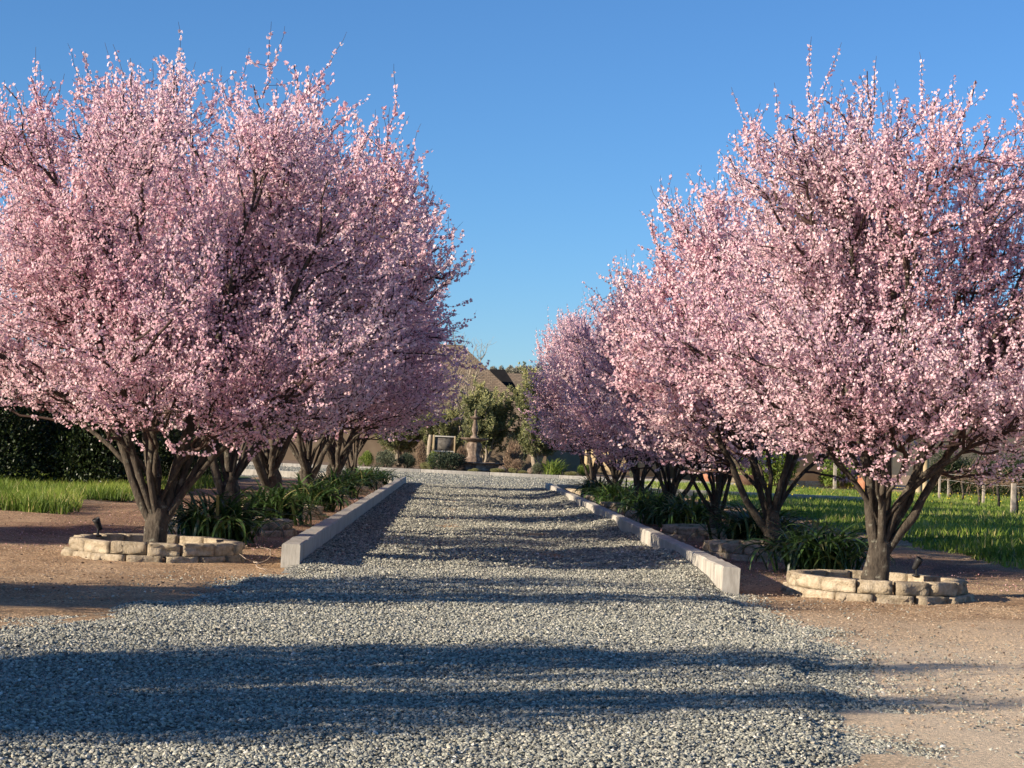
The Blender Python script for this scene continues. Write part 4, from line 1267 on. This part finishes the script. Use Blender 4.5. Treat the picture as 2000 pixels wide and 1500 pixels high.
# main hipped roof: front slope, hip end, back slope
Vr = [(xl, ey, eave_z), (ex, ey, eave_z), (rt.x, 136, rt.z), (xl, 136, rt.z), (ex, 143.5, eave_z), (xl, 143.5, eave_z)]
hpart('roof', Vr, [(0, 1, 2, 3), (1, 4, 2), (4, 5, 3, 2), (0, 3, 5), (0, 5, 4, 1)], M_ROOF)
hpart('wall', [(x, y, z) for x, y, z in box_v(xl + .5, ex - .5, ey + .6, 143, 0.0, eave_z + .02)[0]], [tuple(f) for f in box_v(0, 1, 0, 1, 0, 1)[1]], M_BROWNWALL)
# cross gable behind with painted-in shade and the long lower roof to the right
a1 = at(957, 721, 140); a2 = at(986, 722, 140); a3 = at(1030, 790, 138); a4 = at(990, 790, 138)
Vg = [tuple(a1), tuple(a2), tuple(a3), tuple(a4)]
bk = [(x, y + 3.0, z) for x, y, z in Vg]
hpart('cross_gable', Vg + bk, [(0, 1, 2, 3), (4, 7, 6, 5), (0, 4, 5, 1), (1, 5, 6, 2), (2, 6, 7, 3), (3, 7, 4, 0)], M_SHADEROOF)
l1 = at(960, 727, 150); l2 = at(1330, 745, 150)
zr = l1.z
ze = at(1000, 800, 144).z
Vl = [(l1.x, 150, zr), (26, 150, zr), (27, 144, ze), (l1.x, 144, ze), (27, 156, ze), (l1.x, 156, ze)]
wing = thing('house_wing', 'long lower brown-roofed wing seen between the two olive trees', 'house', (0, 150, 0))
def wpart(name, Vv, Ff, mat):
    me = bpy.data.meshes.new(name); me.from_pydata([(x, y - 150, z) for x, y, z in Vv], [], Ff); return obj(name, me, mat, wing)
wpart('roof', Vl, [(0, 3, 2, 1), (0, 1, 4, 5), (2, 3, 5, 4), (0, 5, 3), (1, 2, 4)], M_ROOF)
wpart('wall', box_v(l1.x + .4, 26.5, 144.6, 155.5, 0, ze + .02)[0].tolist(), [tuple(f) for f in box_v(0, 1, 0, 1, 0, 1)[1]], M_STUCCO)
# white-framed window
def window(par, y0, px0, px1, py0, py1, Y, trim, base_loc):
    a = at(px0, py0, Y); b = at(px1, py1, Y)
    x0, x1, z0, z1 = a.x, b.x, b.z, a.z
    w = obj('window', box_mesh('window', x0, x1, -0.02, 0.06, z0, z1), M_GLASS, par, loc=(0, Y - base_loc, 0))
    fr = .13
    for (p, q_, r_, s_) in ((x0 - fr, x1 + fr, z1, z1 + fr), (x0 - fr, x1 + fr, z0 - fr, z0), (x0 - fr, x0, z0 + .002, z1 - .002), (x1, x1 + fr, z0 + .002, z1 - .002)):
        obj('frame', box_mesh('frame', p, q_, -0.08, 0.05, r_, s_, .01), trim, w)
    return w
gw = thing('framed_panel', 'white-framed grey panel standing left of the fountain', 'frame', (0, 113.6, 0))
a, b = at(850, 853, 113.6), at(886, 881, 113.6)
obj('panel', box_mesh('panel', a.x, b.x, .02, .1, b.z, a.z), M_GREYPANEL, gw)
for (p, q_, r_, s_) in ((a.x - .02, b.x + .08, a.z + .003, a.z + .08), (a.x - .02, b.x + .08, b.z - .09, b.z - .003), (a.x - .14, a.x - .024, b.z - .1, a.z + .12), (b.x + .003, b.x + .09, b.z - .1, a.z + .09)):
    obj('frame', box_mesh('frame', p, q_, -.08 + .004 * r_, .16, r_, s_, .01), M_TRIM if r_ != b.z - .1 else M_STUCCO, gw)
for xx in (a.x - .15, b.x + .05):
    obj('leg', box_mesh('leg', xx - .05, xx + .05, 0, .1, GZ - .05, b.z - .101), M_TRIM, gw)

# tan stucco house on the right
TY = 126.0
th = thing('stucco_house', 'low tan stucco house glimpsed behind the right-hand trunks', 'house', (0, TY, 0))
def tp(name, x0, x1, y0, y1, z0, z1, mat, bev=0.0):
    return obj(name, box_mesh(name, x0, x1, y0 - TY, y1 - TY, z0, z1, bev), mat, th)
xa, xb, xc = at(1150, 900, TY).x, at(1300, 900, TY).x, at(1760, 900, TY).x
tp('wall', xa, xb, TY, TY + 9, 0, 3.3, M_STUCCO)
tp('wall', xb + .02, xc, TY + 2.5, TY + 9, 0, 3.2, M_STUCCO)
Vv = [(xa - .6, -.7, 3.3), (xc + .6, -.7, 3.3), (xc + .6, 9.7, 3.3), (xa - .6, 9.7, 3.3), (xa + 3, 4.5, 5.0), (xc - 3, 4.5, 5.0)]
me = bpy.data.meshes.new('roof'); me.from_pydata(Vv, [], [(0, 1, 5, 4), (1, 2, 5), (2, 3, 4, 5), (3, 0, 4), (0, 3, 2, 1)])
obj('roof', me, M_ROOF, th)
window(th, 0, 1228, 1240, 897, 912, TY, M_STUCCO, TY)
window(th, 0, 1338, 1352, 888, 905, TY + 2.5, M_TRIM, TY)
window(th, 0, 1600, 1630, 886, 908, TY + 2.5, M_TRIM, TY)

# patio wall, pots, pillars on the right
PY = 112.0
pw = thing('patio_wall', 'low pale stone patio wall at the top of the right meadow', 'wall', (0, PY, 0))
xk, n_ = at(1410, 940, PY).x, 0
rr = random.Random(3)
while xk < at(1720, 940, PY).x:
    w = rr.uniform(0.7, 1.1)
    for z0, z1 in ((-.1, .22), (.225, .5)):
        obj('stone', box_mesh('stone', xk, xk + w - .02, -.12 - rr.uniform(0, .05), .15, z0, z1 - rr.uniform(0, .02), .02), M_BLOCK, pw)
    xk += w
def pot(name, label, prof, mat, px, py_b, Y, zb=0.0):
    c = at(px, py_b, Y)
    V, q = lathe(prof, 20); me = mesh_np(name, V, [q]); smooth(me)
    return tag(obj(name, me, mat, loc=(c.x, Y, zb)), label, 'pot', 'clay pots by the patio')
urn = [(0, 0), (.28, 0), (.40, .25), (.46, .6), (.44, .85), (.5, .95), (.44, .97), (.38, .85), (0, .8)]
bowl = [(0, 0), (.35, 0), (.52, .18), (.62, .45), (.60, .62), (.66, .72), (.6, .74), (.5, .6), (0, .55)]
pot('clay_pot', 'terracotta pot left of the wide brown bowl', urn, M_TERRA, 1386, 930, 108.5)
pot('glazed_bowl', 'wide dark brown planter bowl between right-hand trunks', bowl, M_DARKPOT, 1464, 935, 107)
pot('clay_pot', 'terracotta pot on the patio wall behind the second right tree', urn, M_TERRA, 1518, 925, 113, 0.45)
pot('clay_pot', 'terracotta pot seen through the fork of the near right tree', urn, M_TERRA, 1690, 935, 110.5)
pot('clay_pot', 'terracotta pot by the trellis post under a shrub', urn, M_TERRA, 1655, 930, 113, 0.45)
CB = leaf_blob(620, 5000, 1, 1, 1, 0.14, 0.08, 0.2, 0.4, 8)
for px, py, w, tp_, lab, mt in ((1470, 0, 1.0, 3.0, 'citrus bush with yellow-green leaves above the wide bowl', M_BRIGHT), (1515, 0, 1.4, 2.6, 'citrus bush behind the second right trunk', M_BRIGHT), (1640, 0, 1.1, 2.4, 'citrus bush seen left of the near right fork', M_BRIGHT), (1630, 0, .8, 1.0, 'low leafy shrub at the meadow end', M_BRIGHT)):
    c = at(px, 900, 111)
    shrub('citrus_bush', lab, mt, CB, (c.x + .2, 111 + (0.6 if tp_ < 1.5 else 0), .35), px, (w, w, tp_ / 1.35), 'leafy bushes by the patio')
for px, lab, s in ((1795, 'pale round column at the patio, left of a pair', .9), (1808, 'pale round column at the patio, right of a pair', 1.0)):
    c = at(px, 900, 104)
    V, q = lathe([(0, 0), (.28, 0), (.28, .15), (.2, .2), (.19, 2.2 * s), (.27, 2.3 * s), (.27, 2.45 * s), (0, 2.45 * s)], 16)
    me = mesh_np('column', V, [q]); smooth(me)
    tag(obj('column', me, M_STUCCO, loc=(c.x, 104, 0)), lab, 'column', 'patio columns')
c = at(1632, 900, 104)
tag(obj('trellis_post', box_mesh('trellis_post', -.09, .09, -.09, .09, -.1, 2.3, .01), M_POST, loc=(c.x, 104, 0)), 'grey timber post seen through the near right tree fork', 'post')
c = at(1336, 922, 109)
bn = thing('black_bench', 'small black bench in front of the tan house', 'bench', (c.x, 109, GZ))
obj('seat', box_mesh('seat', -.5, .5, -.2, .2, .4, .45, .01), M_METAL, bn)
obj('backrest', box_mesh('backrest', -.5, .5, .18, .22, .5, .85, .01), M_METAL, bn)
for sx in (-.45, .45):
    obj('leg', box_mesh('leg', sx - .03, sx + .03, -.2, .2, 0, .398, .005), M_METAL, bn)

# ------------------------------------------------------------------ vines on the right
def post(px, py0, py1, Y, w, label, mat=M_POST):
    c = at(px, py1, Y); top = at(px, py0, Y).z
    tag(obj('vineyard_post', box_mesh('vineyard_post', -w, w, -w, w, -.2, top, .01), mat, loc=(c.x, Y, 0)), label, 'post', 'vineyard posts')
post(1978, 944, 1010, 64, .08, 'stout weathered vineyard post at the right edge')
post(1834, 929, 976, 88, .05, 'slim pale vineyard post beside the near right tree')
post(1852, 934, 960, 98, .05, 'farther thin vineyard post right of the slim pale one', M_POST)
post(1921, 925, 965, 84, .06, 'pale vineyard post in the middle of the vine row')
rg = np.random.default_rng(77)
def vine(px, Y, label, span=2.2, hh=1.1, n=26):
    c = at(px, 950, Y)
    t = thing('grape_vine', label, 'vine', (c.x, Y, 0), 0.0, 'dormant vines in the right meadow')
    s = np.linspace(0, 1, 8)
    P = np.stack([.05 * np.sin(s * 6), .04 * np.cos(s * 5), s * hh], -1)[None]
    V, q = tubes(P, np.linspace(.07, .045, 8)[None], 7)
    obj('trunk', mesh_np('trunk', V, [q]), M_BARK, t)
    o = np.stack([rg.uniform(-span / 2, span / 2, n), rg.normal(0, .08, n), hh + rg.normal(0, .1, n)], -1)
    d0 = nrm(rg.normal(0, 1, (n, 3)) * np.array([1, .5, .6]))
    C = curves(o, d0, nrm(d0 + rg.normal(0, .8, (n, 3))), rg.uniform(.4, 1.1, n), 8, rg, .5)
    arm = np.stack([np.linspace(-span / 2, span / 2, 8), .04 * np.sin(s * 9), hh + .05 * np.sin(s * 7)], -1)[None]
    V, Fs = join_np([tubes(C, np.linspace(.014, .007, 8)[None].repeat(n, 0), 4), tubes(arm, np.full((1, 8), .017), 6)])
    obj('canes', mesh_np('canes', V, Fs), M_CANE, t)
vine(1912, 80, 'dormant grape vine with dark trunk in the middle of the row')
vine(1985, 66, 'tangled dormant vine above the stout right-edge post', 2.4, 1.15)
vine(1880, 90, 'dormant vine between the slim post and the dark vine trunk', 2.6, 1.2)
vine(1950, 76, 'dormant vine left of the stout right-edge post', 2.2, 1.1)
vine(1855, 97, 'farthest dormant vine, by the thin post', 2.6, 1.2)
vine(1990, 92, 'dormant vine in the row behind, at the right edge', 2.6, 1.2)
w0, w1 = at(1834, 935, 95), at(2010, 940, 62)
for z, lab in ((1.05, 'lower trellis wire strung along the vines'), (1.35, 'upper trellis wire strung along the vines')):
    V, q = tubes(np.array([[(w0.x, w0.y, z), ((w0.x + w1.x) / 2, (w0.y + w1.y) / 2, z - .04), (w1.x + 1, w1.y - 2, z)]]), np.full((1, 3), .008), 4)
    tag(obj('trellis_wire', mesh_np('trellis_wire', V, [q]), M_WIRE), lab, 'wire')
# dark trees closing the view on the right
for i, (px, Y, s, lab) in enumerate(((1850, 118, 1.25, 'dark evergreen shrub behind the patio columns'), (1930, 116, 1.2, 'dark evergreen shrub behind the vine row'), (2010, 112, 1.3, 'dark evergreen shrub at the right edge beyond the vines'))):
    c = at(px, 900, Y)
    shrub('evergreen_shrub', lab, M_DARKLEAF, HB[i % 2], (c.x, Y, 0), i * 2.1, (s, s, s * .8), 'dark evergreens beyond the meadow', sh=1.4)

# ------------------------------------------------------------------ far hill with its wood
hx = np.linspace(-500, 500, 60); hy = np.linspace(350, 900, 24)
HX, HY_ = np.meshgrid(hx, hy)
HZ = 30 * sstep(350, 640, HY_) * (0.75 + 0.2 * vnoise(HX * .01 + 4, HY_ * .01, 90)) * sstep(-420, -100, HX) - 1.0
ny, nx = HX.shape
me = mesh_np('hill', np.stack([HX, HY_, HZ], -1).reshape(-1, 3), [grid_quads(np.arange(nx * ny).reshape(ny, nx))]); smooth(me)
obj('hill', me, M_HILL, kind='structure')
rg = np.random.default_rng(88)
FB = leaf_blob(700, 900, 1, 1, 1, 0.30, 0.16, 0.2, 0.3, 8)
FB.materials.append(M_WOOD_FAR)
hill_px = [(965, 716), (980, 715), (996, 714), (1010, 716), (1022, 713), (1036, 715), (1050, 711), (1062, 713), (1076, 712), (1090, 712), (1104, 713)]
from_left = ['leftmost small tree on the distant ridge', 'second ridge tree from the left on the distant hill', 'third ridge tree from the left on the distant hill', 'fourth ridge tree from the left on the distant hill', 'fifth ridge tree from the left on the distant hill', 'middle tree on the distant ridge', 'seventh ridge tree from the left on the distant hill', 'eighth ridge tree from the left on the distant hill', 'ninth ridge tree from the left on the distant hill', 'tenth ridge tree from the left on the distant hill', 'rightmost small tree on the distant ridge in view']
def hill_z(X, Y):
    return float(30 * sstep(350, 640, np.array([Y]))[0] * (0.75 + 0.2 * vnoise(np.array([X * .01 + 4]), np.array([Y * .01]), 90)[0]) * sstep(-420, -100, np.array([X]))[0] - 1.0)
for (px, py), lab in zip(hill_px, from_left):
    Y = rg.uniform(600, 650)
    c = at(px, py, Y)
    zb = min(hill_z(c.x, Y), c.z - 3.5)
    t = thing('ridge_tree', lab, 'tree', (c.x, Y, zb), rg.uniform(0, 6), 'trees on the far ridge')
    h = c.z - zb
    f = obj('crown', FB, None, t, 'stuff'); w_ = rg.uniform(1.4, 2.4); f.scale = (w_, w_, h * 0.62); f.location = (0, 0, h * .18)
    V, q = tubes(np.array([[(0, 0, -1), (.1, 0, h * .3), (0, .1, h * .7)]]), np.array([[.35, .25, .1]]), 6)
    obj('trunk', mesh_np('trunk', V, [q]), M_BARK, t)
